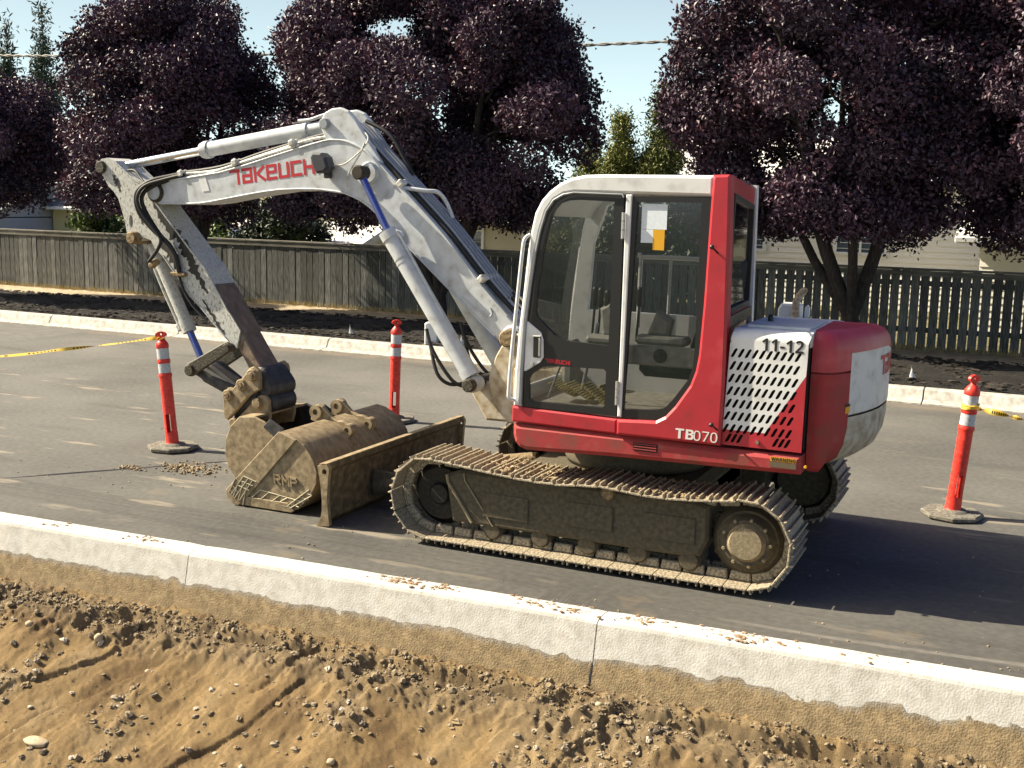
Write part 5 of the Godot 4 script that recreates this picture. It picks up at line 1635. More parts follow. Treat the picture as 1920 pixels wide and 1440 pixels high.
	for q in [[[-4.30, 2.30, -4.16, 2.12, -3.98, 1.93, -3.86, 1.72, -3.74, 1.55], 0.055, -0.9435], [[-4.25, 2.02, -4.12, 1.86, -4.02, 1.74], 0.05, -0.9435], [[-3.80, 1.50, -3.66, 1.32, -3.57, 1.22], 0.022, -0.9435], [[-4.50, 2.25, -4.44, 2.16, -4.42, 2.10], 0.02, -0.9435], [[-4.74, 2.52, -4.69, 2.45, -4.66, 2.38], 0.03, -0.9435]]:
		st = S()
		var line := spline(v3(q[0], 0.0), 14)
		for i in line.size() - 1:
			for k in [-1.0, 1.0]:
				var e := []
				for j in [i, i + 1]:
					var t: Vector3 = (line[min(j + 1, line.size() - 1)] - line[max(j - 1, 0)]).normalized()
					var end: float = sin(PI * j / (line.size() - 1.0))
					var w: float = q[1] * (0.25 + 0.75 * end) * maxf(0.12, 0.75 + 1.3 * jag.get_noise_2d(j * 0.35 + q[1] * 900.0, k * 5.0))
					e.append(line[j] + Vector3(-t.y, t.x, 0) * k * w)
				quad(st, Vector3(line[i].x, line[i].y, q[2]), Vector3(e[0].x, e[0].y, q[2]), Vector3(e[1].x, e[1].y, q[2]), Vector3(line[i + 1].x, line[i + 1].y, q[2]), Vector3(0, 0, 1))
		put("grease_smear", st, M.smear, am)
	# bucket cylinder in front of the arm
	st = S()
	var c0 := Vector3(-4.44, 1.93, -1.08); var c1 := Vector3(-3.90, .90, -1.08)
	var cx := (c1 - c0).normalized()
	tube(st, [c0, c0 + cx * 0.78], 0.054, 18)
	tube(st, [c0 + cx * 0.72, c0 + cx * 0.83], 0.062, 18)
	tube(st, spline([c0 + cx * 0.2 + Vector3(-0.07, -0.02, 0.02), c0 + cx * 0.45 + Vector3(-0.075, -0.02, 0.02), c0 + cx * 0.74 + Vector3(-0.065, -0.02, 0.02)], 4), 0.012, 7)
	box(st, c0 + cx * 0.76 + Vector3(-0.075, -0.03, 0.0), Vector3(0.05, 0.07, 0.06), 0.01, Basis(Vector3(0, 0, 1), 0.5))
	var bcy := put("bucket_cylinder", st, M.arm, root)
	st = S()
	tube(st, [c0 + cx * 0.80, c1], 0.031, 16)
	put("rod", st, M.blue_rod, bcy)
	# rocker and link to the coupler
	st = S()
	for z in [[-0.93, -0.89], [-1.27, -1.23]]:
		ext(st, hull2(Vector2(-3.905, .895), 0.058, Vector2(-3.52, 1.115), 0.045), z[0], z[1], 0.008)
	pin(st, -3.905, .893, -1.29, -0.87, 0.05, 18)
	pin(st, -3.50, 1.112, -1.29, -0.86, 0.036, 16)
	put("tipping_rocker", st, M.grease, root)
	st = S()
	ext(st, hull2(Vector2(-3.905, .893), 0.055, Vector2(-3.50, .72), 0.055), -1.20, -0.96, 0.02)
	ext(st, hull2(Vector2(-3.80, .86), 0.09, Vector2(-3.50, .72), 0.06), -1.18, -0.98, 0.02)
	put("bucket_link", st, M.bucket_dark, root)
	# quick coupler: two cheek plates with pin bosses, dark body between them
	var cp := put("quick_coupler", coupler_body(), M.bucket_dark, root)
	for z in [[-0.91, -0.86], [-1.30, -1.25]]:
		st = S()
		ext(st, poly([-3.525, .745, -3.48, .785, -3.44, .775, -3.29, .925, -3.265, .965, -3.215, .985, -3.17, .955, -3.158, .90, -3.158, .795, -3.27, .73, -3.49, .505, -3.53, .525, -3.54, .62]), z[0], z[1], 0.01)
		put("cheek_plate", st, M.bucket, cp)
	for q in [[-3.225, .912, .052], [-3.335, .82, .05], [-3.475, .72, .05]]:
		st = S()
		pin(st, q[0], q[1], -1.32, -0.835, q[2], 20)
		put("pin_boss", st, M.bucket, cp)
		st = S()
		pin(st, q[0], q[1], -0.84, -0.825, q[2] * 0.5, 14)
		put("pin", st, M.steel, cp)
	# bucket on the coupler, its mouth towards the tracks
	build_bucket(root)

func ellipse(x: float, y: float, rx: float, ry: float) -> PackedVector2Array:
	var p := PackedVector2Array()
	for i in 14: p.append(Vector2(x + rx * cos(TAU * i / 14), y + ry * sin(TAU * i / 14)))
	return p

func hull2(a: Vector2, ra: float, b: Vector2, rb: float) -> PackedVector2Array:
	var p := PackedVector2Array()
	for i in 18:
		p.append(a + Vector2(cos(TAU * i / 18), sin(TAU * i / 18)) * ra)
		p.append(b + Vector2(cos(TAU * i / 18), sin(TAU * i / 18)) * rb)
	var h := Geometry2D.convex_hull(p)
	h.remove_at(h.size() - 1)
	return h

func coupler_body() -> SurfaceTool:
	var st := S()
	ext(st, hull2(Vector2(-3.205, .885), 0.085, Vector2(-3.14, .80), 0.09), -1.25, -0.91, 0.03)
	ext(st, hull2(Vector2(-3.12, .68), 0.085, Vector2(-3.20, .66), 0.07), -1.24, -0.92, 0.03)
	ext(st, poly([-3.50, .73, -3.44, .75, -3.24, .93, -3.16, .80, -3.27, .64, -3.47, .50]), -1.25, -0.91, 0.02)
	return st

func build_bucket(root: Node3D) -> void:
	var st := S()
	# curved back from the hinge round to the lip, side plates each end
	var back := [Vector2(-3.10, .60), Vector2(-3.25, .585), Vector2(-3.34, .50), Vector2(-3.395, .38), Vector2(-3.405, .26), Vector2(-3.375, .15), Vector2(-3.31, .075), Vector2(-3.22, .035), Vector2(-3.08, .02), Vector2(-2.86, .03), Vector2(-2.64, .07)]
	curved_plate(st, back, -1.45, -0.72, 0.018)
	var bk := put("bucket", st, M.bucket, root)
	for z in [[-0.735, -0.71], [-1.46, -1.435]]:
		st = S()
		var p := PackedVector2Array()
		for q in back: p.append(q)
		p.append(Vector2(-2.62, .10)); p.append(Vector2(-2.80, .44)); p.append(Vector2(-2.90, .50)); p.append(Vector2(-3.0, .565))
		ext(st, p, z[0], z[1], 0.006)
		put("side_plate", st, M.bucket if z[0] > -1 else M.bucket_dark, bk)  # far plate's shade is put into its darker steel
	for z in [-0.70, -1.47]:
		st = S()
		ext(st, poly([-3.0, .53, -2.93, .60, -2.80, .53, -2.60, .12, -2.66, .10, -2.84, .42]), z - 0.012, z + 0.012, 0.004)
		put("side_cutter", st, M.bucket_dark, bk)
	for k in 5:
		st = S()
		var z := -0.80 - k * 0.14
		ext(st, poly([-2.70, .05, -2.52, .075, -2.46, .085, -2.52, .115, -2.70, .11]), z - 0.03, z + 0.03, 0.008)
		put("tooth", st, M.steel, bk)
	for z in [[-0.93, -0.89], [-1.27, -1.23]]:
		st = S()
		ext(st, poly([-3.47, .50, -3.40, .54, -3.22, .715, -3.185, .745, -3.12, .745, -3.085, .705, -3.08, .56, -3.10, .47, -3.34, .42, -3.44, .40]), z[0], z[1], 0.01)
		put("hanger_ear", st, M.bucket, bk)
	for q in [[-3.19, .678], [-3.43, .485]]:
		st = S()
		pin(st, q[0], q[1], -1.30, -0.85, 0.045, 18)
		put("pin", st, M.bucket, bk)

func curved_plate(st: SurfaceTool, pts: Array, z0: float, z1: float, t: float) -> void:
	var p := PackedVector2Array()
	var n := pts.size()
	var inn := []
	for i in n:
		var d: Vector2 = (pts[min(i + 1, n - 1)] - pts[max(i - 1, 0)]).normalized()
		inn.append(pts[i] + Vector2(-d.y, d.x) * t)
	# smooth outer and inner skins, flat rims
	for i in n - 1:
		var nn := []
		for q in [i, i, i + 1, i + 1]:
			var d: Vector2 = (pts[min(q + 1, n - 1)] - pts[max(q - 1, 0)]).normalized()
			nn.append(Vector3(d.y, -d.x, 0))
		smooth_quad(st, [Vector3(pts[i].x, pts[i].y, z0), Vector3(pts[i].x, pts[i].y, z1), Vector3(pts[i + 1].x, pts[i + 1].y, z1), Vector3(pts[i + 1].x, pts[i + 1].y, z0)], nn)
		smooth_quad(st, [Vector3(inn[i].x, inn[i].y, z0), Vector3(inn[i].x, inn[i].y, z1), Vector3(inn[i + 1].x, inn[i + 1].y, z1), Vector3(inn[i + 1].x, inn[i + 1].y, z0)], [-nn[0], -nn[1], -nn[2], -nn[3]])
		for z in [z0, z1]:
			quad(st, Vector3(pts[i].x, pts[i].y, z), Vector3(pts[i + 1].x, pts[i + 1].y, z), Vector3(inn[i + 1].x, inn[i + 1].y, z), Vector3(inn[i].x, inn[i].y, z), Vector3(0, 0, 1 if z == z1 else -1))
	for i in [0, n - 1]:
		quad(st, Vector3(pts[i].x, pts[i].y, z0), Vector3(pts[i].x, pts[i].y, z1), Vector3(inn[i].x, inn[i].y, z1), Vector3(inn[i].x, inn[i].y, z0), Vector3(pts[i].x - pts[1 if i == 0 else n - 2].x, pts[i].y - pts[1 if i == 0 else n - 2].y, 0))

# ---------------------------------------------------------------- loose bucket
func build_loose_bucket() -> void:
	var root := thing("loose_bucket", "wide muddy ditching bucket lying on the road between the arm and the dozer blade", "excavator bucket", Vector3(-2.55, 0, -0.92))
	var back := [Vector2(-2.49, .625), Vector2(-2.41, .61), Vector2(-2.34, .58), Vector2(-2.28, .545), Vector2(-2.23, .49), Vector2(-2.19, .43), Vector2(-2.165, .35), Vector2(-2.17, .26), Vector2(-2.205, .19), Vector2(-2.26, .12), Vector2(-2.33, .045), Vector2(-2.42, .008), Vector2(-2.62, .006), Vector2(-2.90, .006)]
	var st := S()
	var b2 := back.duplicate(); b2.reverse()
	curved_plate(st, b2, -1.60, -0.245, 0.016)
	var shellm := put("shell", st, M.bucket, root)
	for z in [[-0.245, -0.225], [-1.62, -1.60]]:
		st = S()
		var p := PackedVector2Array()
		for q in back: p.append(q)
		p.append(Vector2(-2.965, .04)); p.append(Vector2(-2.99, .11)); p.append(Vector2(-2.80, .31))
		ext(st, p, z[0], z[1], 0.004)
		put("side_plate", st, M.bucket, root)
	st = S()
	ext(st, poly([-2.495, .628, -2.335, .582, -2.80, .075, -2.88, .004, -2.93, .012, -2.985, .05, -2.998, .115, -2.805, .315]), -0.226, -0.208, 0.005)
	ext(st, poly([-2.93, .012, -2.39, .012, -2.36, .03, -2.42, .085, -2.83, .085]), -0.227, -0.212, 0.005)
	put("wear_plate", st, M.bucket, root)
	# hard-facing beads welded over the corners
	st = S()
	var beads := []
	for i in 4: beads.append([-2.90 + i * .036, .215 - .0 + i * -.01, -2.985 + i * .045 + .02, .10 - i * .028])
	for b in [[-2.82, .245, -2.70, .215], [-2.845, .205, -2.735, .18], [-2.87, .165, -2.77, .14], [-2.82, .245, -2.94, .09], [-2.775, .235, -2.91, .06], [-2.735, .225, -2.86, .05], [-2.93, .165, -2.88, .115], [-2.96, .13, -2.91, .085]]: beads.append(b)
	for b in beads: bead(st, Vector3(b[0], b[1], -0.205), Vector3(b[2], b[3], -0.205))
	for b in [[-2.88, .09, -2.38, .05], [-2.68, .15, -2.28, .105], [-2.68, .15, -2.75, .085], [-2.60, .14, -2.67, .08], [-2.50, .13, -2.57, .072], [-2.43, .12, -2.52, .065], [-2.23, .21, -2.43, .055], [-2.21, .165, -2.40, .045], [-2.25, .175, -2.21, .168], [-2.30, .14, -2.24, .13], [-2.33, .105, -2.28, .098], [-2.38, .075, -2.32, .065]]:
		bead(st, Vector3(b[0], b[1], -0.222 if b[1] < 0.1 else -0.226), Vector3(b[2], b[3], -0.215 if b[3] < 0.09 else -0.226))
	put("hard_facing", st, M.weld, root)
	# raised letters welded on the side
	st = S()
	var map := func(p: Vector2, lift: float) -> Vector3: return Vector3(-2.545 + p.x - p.y * 0.1, .222 + p.y - p.x * 0.06, -0.213 + lift)
	letters(st, "RMP", 0.075, 0.085, 0.004, 0.014, map, 0.013)
	put("welded_letters", st, M.bucket, root)
	for z in [[-0.875, -0.83], [-1.165, -1.12]]:
		st = S()
		ext(st, poly([-2.635, .60, -2.63, .68, -2.60, .722, -2.56, .735, -2.52, .722, -2.49, .69, -2.44, .645, -2.38, .62, -2.33, .62, -2.28, .60, -2.235, .555, -2.24, .50, -2.28, .47, -2.40, .52, -2.52, .56]), z[0], z[1], 0.008)
		put("hanger_ear", st, M.bucket, root)
	for q in [[-2.57, .675, .055], [-2.275, .555, .05]]:
		for z in [[-0.885, -0.80], [-1.19, -1.10]]:
			st = S()
			for h in holed(circle(q[0], q[1], q[2], 20), [circle(q[0], q[1], q[2] * 0.45, 14)]): ext(st, h, z[0], z[1], 0.0)
			put("pin_boss", st, M.bucket, root)
	st = S()
	for z in [-0.80, -1.2]:
		tube(st, [Vector3(-2.245, .50, z), Vector3(-2.20, .46, z), Vector3(-2.215, .42, z)], 0.014, 7)
		pin(st, -2.25, .49, z - 0.02, z + 0.03, 0.022, 10)
	put("retaining_bolt", st, M.steel, root)

func bead(st: SurfaceTool, a: Vector3, b: Vector3) -> void:
	var n := 7
	var p := []; var r := []
	for i in n + 1:
		p.append(a.lerp(b, float(i) / n)); r.append(rng.randf_range(0.0035, 0.006))
	tube(st, p, r, 5)

# ---------------------------------------------------------------- delineator posts and tape
func build_posts() -> void:
	var specs := [
		["orange and white delineator post on the left, leaning left, tape tied to its top", Vector3(-4.66, 0.005, -1.52), Vector3(-0.13, 1.09, -0.02), 0.15],
		["orange and white delineator post behind the buckets, nearest the far kerb", Vector3(-3.58, 0.005, -3.75), Vector3(0.03, 1.09, 0.0), 0.5],
		["orange and white delineator post on the right, leaning right, yellow tape round its sleeve", Vector3(2.13, 0.005, -2.69), Vector3(0.08, 1.12, -0.03), -0.3]]
	for i in 3:
		var s = specs[i]
		var o := thing("delineator_post", s[0], "delineator post", s[1], "orange delineator posts round the digger")
		var st := S()
		X = Transform3D(Basis(UP, s[3]), s[1])
		var base := PackedVector2Array()
		for k in 8: base.append(Vector2(cos(TAU * (k + 0.5) / 8), sin(TAU * (k + 0.5) / 8)) * 0.235 * (1.0 if k % 2 == 0 else 1.02))
		var keep := X
		X = X * Transform3D(Basis(Vector3.RIGHT, -PI / 2), Vector3.ZERO)
		ext(st, base, 0.0, 0.04, 0.01)
		X = keep
		lathe(st, [[0.12, 0.038], [0.105, 0.055], [0.075, 0.06], [0.0, 0.06]], 20)
		X = Transform3D()
		put("rubber_base", st, M.post_base, o)
		var ax: Vector3 = s[2].normalized()
		var h: float = s[2].length()
		var side := ax.cross(Vector3(0, 0, 1)).normalized()
		X = Transform3D(Basis(side, ax, side.cross(ax)), s[1])
		st = S()
		# the tube, with a slot right through it near the foot: two half shells below
		var r := 0.056
		lathe(st, [[r, 0.30 * h], [r, 0.615 * h], [r + .006, 0.62 * h], [r + .006, 0.645 * h], [r - .003, 0.65 * h], [r - .003, 0.735 * h], [r + .003, 0.738 * h], [r + .004, 0.765 * h], [r - .003, 0.77 * h], [r - .003, 0.865 * h], [r + .004, 0.868 * h], [r + .002, 0.90 * h], [r * .72, 0.925 * h], [r * .45, 0.94 * h], [r * .36, 0.952 * h]], 24)
		lathe(st, [[r + .012, 0.055], [r + .004, 0.07], [r + .002, 0.145 * h]], 24)
		for k in 24:
			var a0 := TAU * k / 24; var a1 := TAU * (k + 1) / 24
			var mid := wrapf((a0 + a1) / 2 - 1.2, -PI, PI)
			if absf(mid) < 0.30 or absf(absf(mid) - PI) < 0.30: continue
			var d0 := Vector3(cos(a0), 0, sin(a0)); var d1 := Vector3(cos(a1), 0, sin(a1))
			smooth_quad(st, [d0 * r + UP * 0.145 * h, d1 * r + UP * 0.145 * h, d1 * r + UP * 0.30 * h, d0 * r + UP * 0.30 * h], [d0, d1, d1, d0])
		put("tube", st, M.orange, o)
		# flat grip with a hole at the top
		st = S()
		X = X * Transform3D(Basis(UP, 0.45 + 0.2 * i), Vector3.ZERO)
		for q in holed(PackedVector2Array([Vector2(-.018, .945 * h), Vector2(.018, .945 * h), Vector2(.022, .958 * h), Vector2(.048, .965 * h), Vector2(.054, .978 * h), Vector2(.046, .992 * h), Vector2(.026, 1.003 * h), Vector2(0, 1.007 * h), Vector2(-.026, 1.003 * h), Vector2(-.046, .992 * h), Vector2(-.054, .978 * h), Vector2(-.048, .965 * h), Vector2(-.022, .958 * h)]), [circle(0, .982 * h, .011, 10)]): ext(st, q, -0.013, 0.013)
		put("grip", st, M.orange, o)
		X = Transform3D(Basis(side, ax, side.cross(ax)), s[1])
		for b in [[0.652, 0.734], [0.772, 0.863]]:
			st = S()
			lathe(st, [[r - .002, b[0] * h], [r - .0005, (b[0] + .004) * h], [r - .0005, (b[1] - .004) * h], [r - .002, b[1] * h]], 24)
			put("reflective_sleeve", st, M.reflect, o)
		X = Transform3D()
	# tapes: thin twisted bands
	tape("yellow caution tape running left from the left post", [Vector3(-4.80, 1.045, -1.53), Vector3(-5.06, 1.00, -1.20), Vector3(-5.32, 0.967, -0.87), Vector3(-5.62, 0.930, -0.44), Vector3(-6.4, 0.90, 0.55)], 2.2, 0.048)
	tape("yellow caution tape running right from the sleeve of the right post", [Vector3(2.26, 0.885, -2.65), Vector3(2.45, 0.862, -2.6), Vector3(2.66, 0.838, -2.55), Vector3(3.4, 0.80, -2.45)], 4.0, 0.05)
	var st := S()
	for k in 3:
		var loop := []
		for i in 17:
			var a := TAU * i / 16
			loop.append(Vector3(2.196 + cos(a) * 0.062, 0.872 + 0.012 * k + 0.006 * sin(a * 2 + k), -2.713 + sin(a) * 0.062))
		tube(st, loop, 0.008, 6, false)
	X = Transform3D()
	tag(put("tied_tape", st, M.tape), "yellow tape wound round the sleeve of the right post", "caution tape")
	st = S()
	for k in 4:
		var a := k * 1.5
		tube(st, spline([Vector3(-4.785 + cos(a) * 0.02, 1.035, -1.54 + sin(a) * 0.02), Vector3(-4.785 + cos(a) * 0.04, 1.05, -1.54 + sin(a) * 0.045), Vector3(-4.785 + cos(a + 1) * 0.03, 1.03 - 0.01 * k, -1.54 + sin(a + 1) * 0.04)], 3), 0.006, 5)
	tag(put("tied_tape", st, M.tape), "knot of yellow tape under the grip of the left post", "caution tape")

func tape(label: String, pts: Array, twists: float, w: float) -> void:
	var p := spline(pts, 28)
	var st := S(); var dark := S()
	var n := p.size()
	var fr := []
	var run := 0.0
	for i in n:
		var t: Vector3 = (p[min(i + 1, n - 1)] - p[max(i - 1, 0)]).normalized()
		var a := twists * TAU * i / n * 0.5 + 0.6 * sin(i * 0.13)
		var e := t.cross(UP).normalized()
		var u := e.cross(t)
		var d := (u * cos(a) + e * sin(a)) * w * 0.5 * (0.55 + 0.45 * absf(sin(i * 0.05 + 0.7)))
		fr.append([p[i], d, d.cross(t).normalized(), run])
		if i < n - 1: run += (p[i + 1] - p[i]).length()
	for i in n - 1:
		var f: Array = fr[i]; var g: Array = fr[i + 1]
		quad(st, f[0] + f[1], g[0] + g[1], g[0] - g[1], f[0] - f[1], f[2])
		# the printed band of lettering reads as dashes from here
		var ph := fmod(f[3], 0.40)
		if ph > 0.10 and ph < 0.36 and i % 2 == 0:
			for s in [-1.0, 1.0]:
				var o: Vector3 = f[2] * 0.0008 * s; var o2: Vector3 = g[2] * 0.0008 * s
				quad(dark, f[0] + f[1] * 0.55 + o, g[0] + g[1] * 0.55 + o2, g[0] - g[1] * 0.45 + o2, f[0] - f[1] * 0.45 + o, f[2] * s)
	var o := put("caution_tape", st, M.tape)
	tag(o, label, "caution tape")
	put("printed_lettering", dark, M.black_letter, o)

# ---------------------------------------------------------------- flags, cable, utility box
func build_small_things() -> void:
	var fl := [["small white survey flag in the planting bed, leftmost, seen beside the bucket cylinder", Vector3(-10.2, 0.15, -8.85)], ["small white survey flag in the planting bed, left of the middle post", Vector3(-7.35, 0.15, -8.75)], ["small white survey flag in the planting bed, seen between the boom and its cylinder", Vector3(-5.38, 0.12, -8.8)], ["small white survey flag in the planting bed, right of the digger's tail", Vector3(1.17, 0.15, -8.9)]]
	for f in fl:
		var o := thing("survey_flag", f[0], "survey flag", f[1], "white survey flags in the planting bed")
		var st := S()
		tube(st, [f[1] - Vector3(0, 0.05, 0), f[1] + Vector3(0.005, 0.2, 0)], 0.004, 5)
		put("wire", st, M.pipe, o)
		st = S()
		var b: Vector3 = f[1] + Vector3(0.005, 0.19, 0)
		for k in 4:
			var x0 := 0.045 * k * 0.5; var x1 := 0.045 * (k + 1) * 0.5
			quad(st, b + Vector3(x0 * .5, -x0 * 1.2, 0.012 * sin(k * 1.6)), b + Vector3(x1 * .5, -x1 * 1.2, 0.012 * sin((k + 1) * 1.6)), b + Vector3(x1 * .75, -0.13 - x1 * 0.1, 0.012 * sin((k + 1) * 1.6)), b + Vector3(x0 * .75 - 0.02, -0.13, 0.012 * sin(k * 1.6)), Vector3(0, 0, 1))
		put("cloth", st, M.flag, o)
	var u := thing("utility_box", "small white utility box with a rusty foot beside the far kerb, behind the boom cylinder", "utility box", Vector3(-5.84, 0.13, -8.72))
	var st2 := S()
	X = Transform3D(Basis(UP, 0.3), Vector3(-5.84, 0, -8.72))
	ext(st2, poly([-.10, .14, .10, .14, .10, .43, .07, .47, -.06, .50, -.10, .47]), -.09, .09, 0.015)
	X = Transform3D()
	put("housing", st2, M.white_clean, u)
	st2 = S()
	box(st2, Vector3(-5.84, 0.135, -8.70), Vector3(0.24, 0.035, 0.22), 0.01)
	put("foot", st2, M.rust, u)
	# a twisted service cable between poles outside the picture, sagging past the trees
	var pts := []
	for i in 61:
		var t := i / 60.0
		pts.append(Vector3(lerpf(-30.0, 8.0, t), 5.26 + 1.75 * pow(2 * t - 1.22, 2.0) * 0.28, -14.0))
	var st3 := S()
	for k in 2:
		var h := []
		for i in 700:
			var f := i / 699.0 * 60.0
			var j: int = min(int(f), 59)
			var c: Vector3 = pts[j].lerp(pts[j + 1], f - j)
			var a := i * 0.55 + PI * k
			h.append(c + Vector3(0, cos(a), sin(a)) * 0.018)
		tube(st3, h, 0.017, 5)
	tag(put("service_cable", st3, M.cable), "twisted pale overhead cable crossing the sky behind the purple trees", "cable")
	var bc := MultiMesh.new()
	bc.transform_format = MultiMesh.TRANSFORM_3D; bc.use_colors = true
	bc.mesh = crumb_mesh(14)
	bc.instance_count = 9000
	for i in 9000:
		var s := 0.012 + 0.035 * pow(rng.randf(), 2.0)
		bc.set_instance_transform(i, Transform3D(Basis.from_euler(Vector3(rng.randf_range(-.5, .5), rng.randf() * TAU, rng.randf_range(-.5, .5))).scaled(Vector3(s * 1.6, s * 0.5, s * 0.7)), Vector3(rng.randf_range(-22, 6), 0.19, rng.randf_range(-11.4, -8.5))))
		bc.set_instance_color(i, Color(0.012, 0.010, 0.008).lerp(Color(0.05, 0.04, 0.03), pow(rng.randf(), 2.0)))
	scatter("bark_chips", bc)
	# crumbs of soil heaped on the road before the posts
	var mm := MultiMesh.new()
	mm.transform_format = MultiMesh.TRANSFORM_3D; mm.use_colors = true
	mm.mesh = crumb_mesh(3)
	mm.instance_count = 1500
	for i in 1500:
		var c: Vector3; var s: float
		if i < 260:
			c = Vector3(-4.02 + rng.randfn() * 0.14, 0, -1.0 + rng.randfn() * 0.10); s = 0.004 + 0.014 * pow(rng.randf(), 2.0)
		elif i < 330:
			c = Vector3(-4.45 + rng.randfn() * 0.06, 0, -0.75 + rng.randfn() * 0.04); s = rng.randf_range(0.005, 0.016)
		else:
			c = Vector3(rng.randf_range(-7, 4), 0, lerpf(-4.0, 0.85, sqrt(rng.randf()))); s = 0.002 + 0.008 * pow(rng.randf(), 5.0)
			if c.z > kz(c.x) - 0.02: c.z = kz(c.x) - 0.05
		c.y = s * 0.3
		mm.set_instance_transform(i, Transform3D(Basis.from_euler(Vector3(rng.randf(), rng.randf() * TAU, rng.randf())).scaled(Vector3(s, s * 0.7, s)), c))
		mm.set_instance_color(i, Color(0.20, 0.15, 0.09).lerp(Color(0.36, 0.29, 0.19), rng.randf()))
	scatter("soil_crumbs", mm)

func scatter(called: String, mm: MultiMesh) -> void:
	var o := MultiMeshInstance3D.new()
	o.multimesh = mm
	if not M.has("grit"):
		M.grit = plain("grit", Color.WHITE, 0.95)
		M.grit.vertex_color_use_as_albedo = true
	o.material_override = M.grit
	o.name = called
	o.set_meta("kind", "stuff")
	o.set_meta("label", {"soil_crumbs": "crumbs of tan soil scattered over the asphalt", "gravel": "gravel and small stones in the dirt bank", "clods": "crumbly clods along the foot of the near kerb", "track_dirt": "dried mud lying between the grousers of the near track", "kerb_crumbs": "reddish crumbs of soil on top of the near kerb", "bark_chips": "dark bark chips strewn over the planting bed", "dry_grass": "dry grass tufts at the foot of the fence"}[called])
	o.set_meta("category", "soil" if called != "dry_grass" else "grass")
	add_child(o, true)

func crumb_mesh(sd: int) -> ArrayMesh:
	# a broken, angular lump of soil
	var st := S()
	var g := RandomNumberGenerator.new(); g.seed = sd
	var pts := []
	for i in 6:
		var row := []
		for j in 7:
			var a := PI * i / 5.0; var b := TAU * (j + 0.3 * (i % 2)) / 7.0
			row.append(Vector3(sin(a) * cos(b), cos(a), sin(a) * sin(b)) * (g.randf_range(0.55, 1.35) if i > 0 and i < 5 else 0.9))
		pts.append(row)
	for i in 5:
		for j in 7:
			var c: Vector3 = (pts[i][j] + pts[i + 1][(j + 1) % 7]) * 0.5
			quad(st, pts[i][j], pts[i][(j + 1) % 7], pts[i + 1][(j + 1) % 7], pts[i + 1][j], c)
	return st.commit()

func pebble(sd: int) -> ArrayMesh:
	# a rounded, uneven lump
	var st := S()
	var n := noise(sd, 0.9, 2)
	var v := func(i: int, j: int) -> Vector3:
		var a := PI * i / 5.0; var b := TAU * j / 7.0
		var d := Vector3(sin(a) * cos(b), cos(a), sin(a) * sin(b))
		return d * (1.0 + 0.45 * n.get_noise_3dv(d * 1.6))
	for i in 5:
		for j in 7:
			var c := [v.call(i, j), v.call(i, (j + 1) % 7), v.call(i + 1, (j + 1) % 7), v.call(i + 1, j)]
			smooth_quad(st, c, [c[0].normalized(), c[1].normalized(), c[2].normalized(), c[3].normalized()])
	return st.commit()

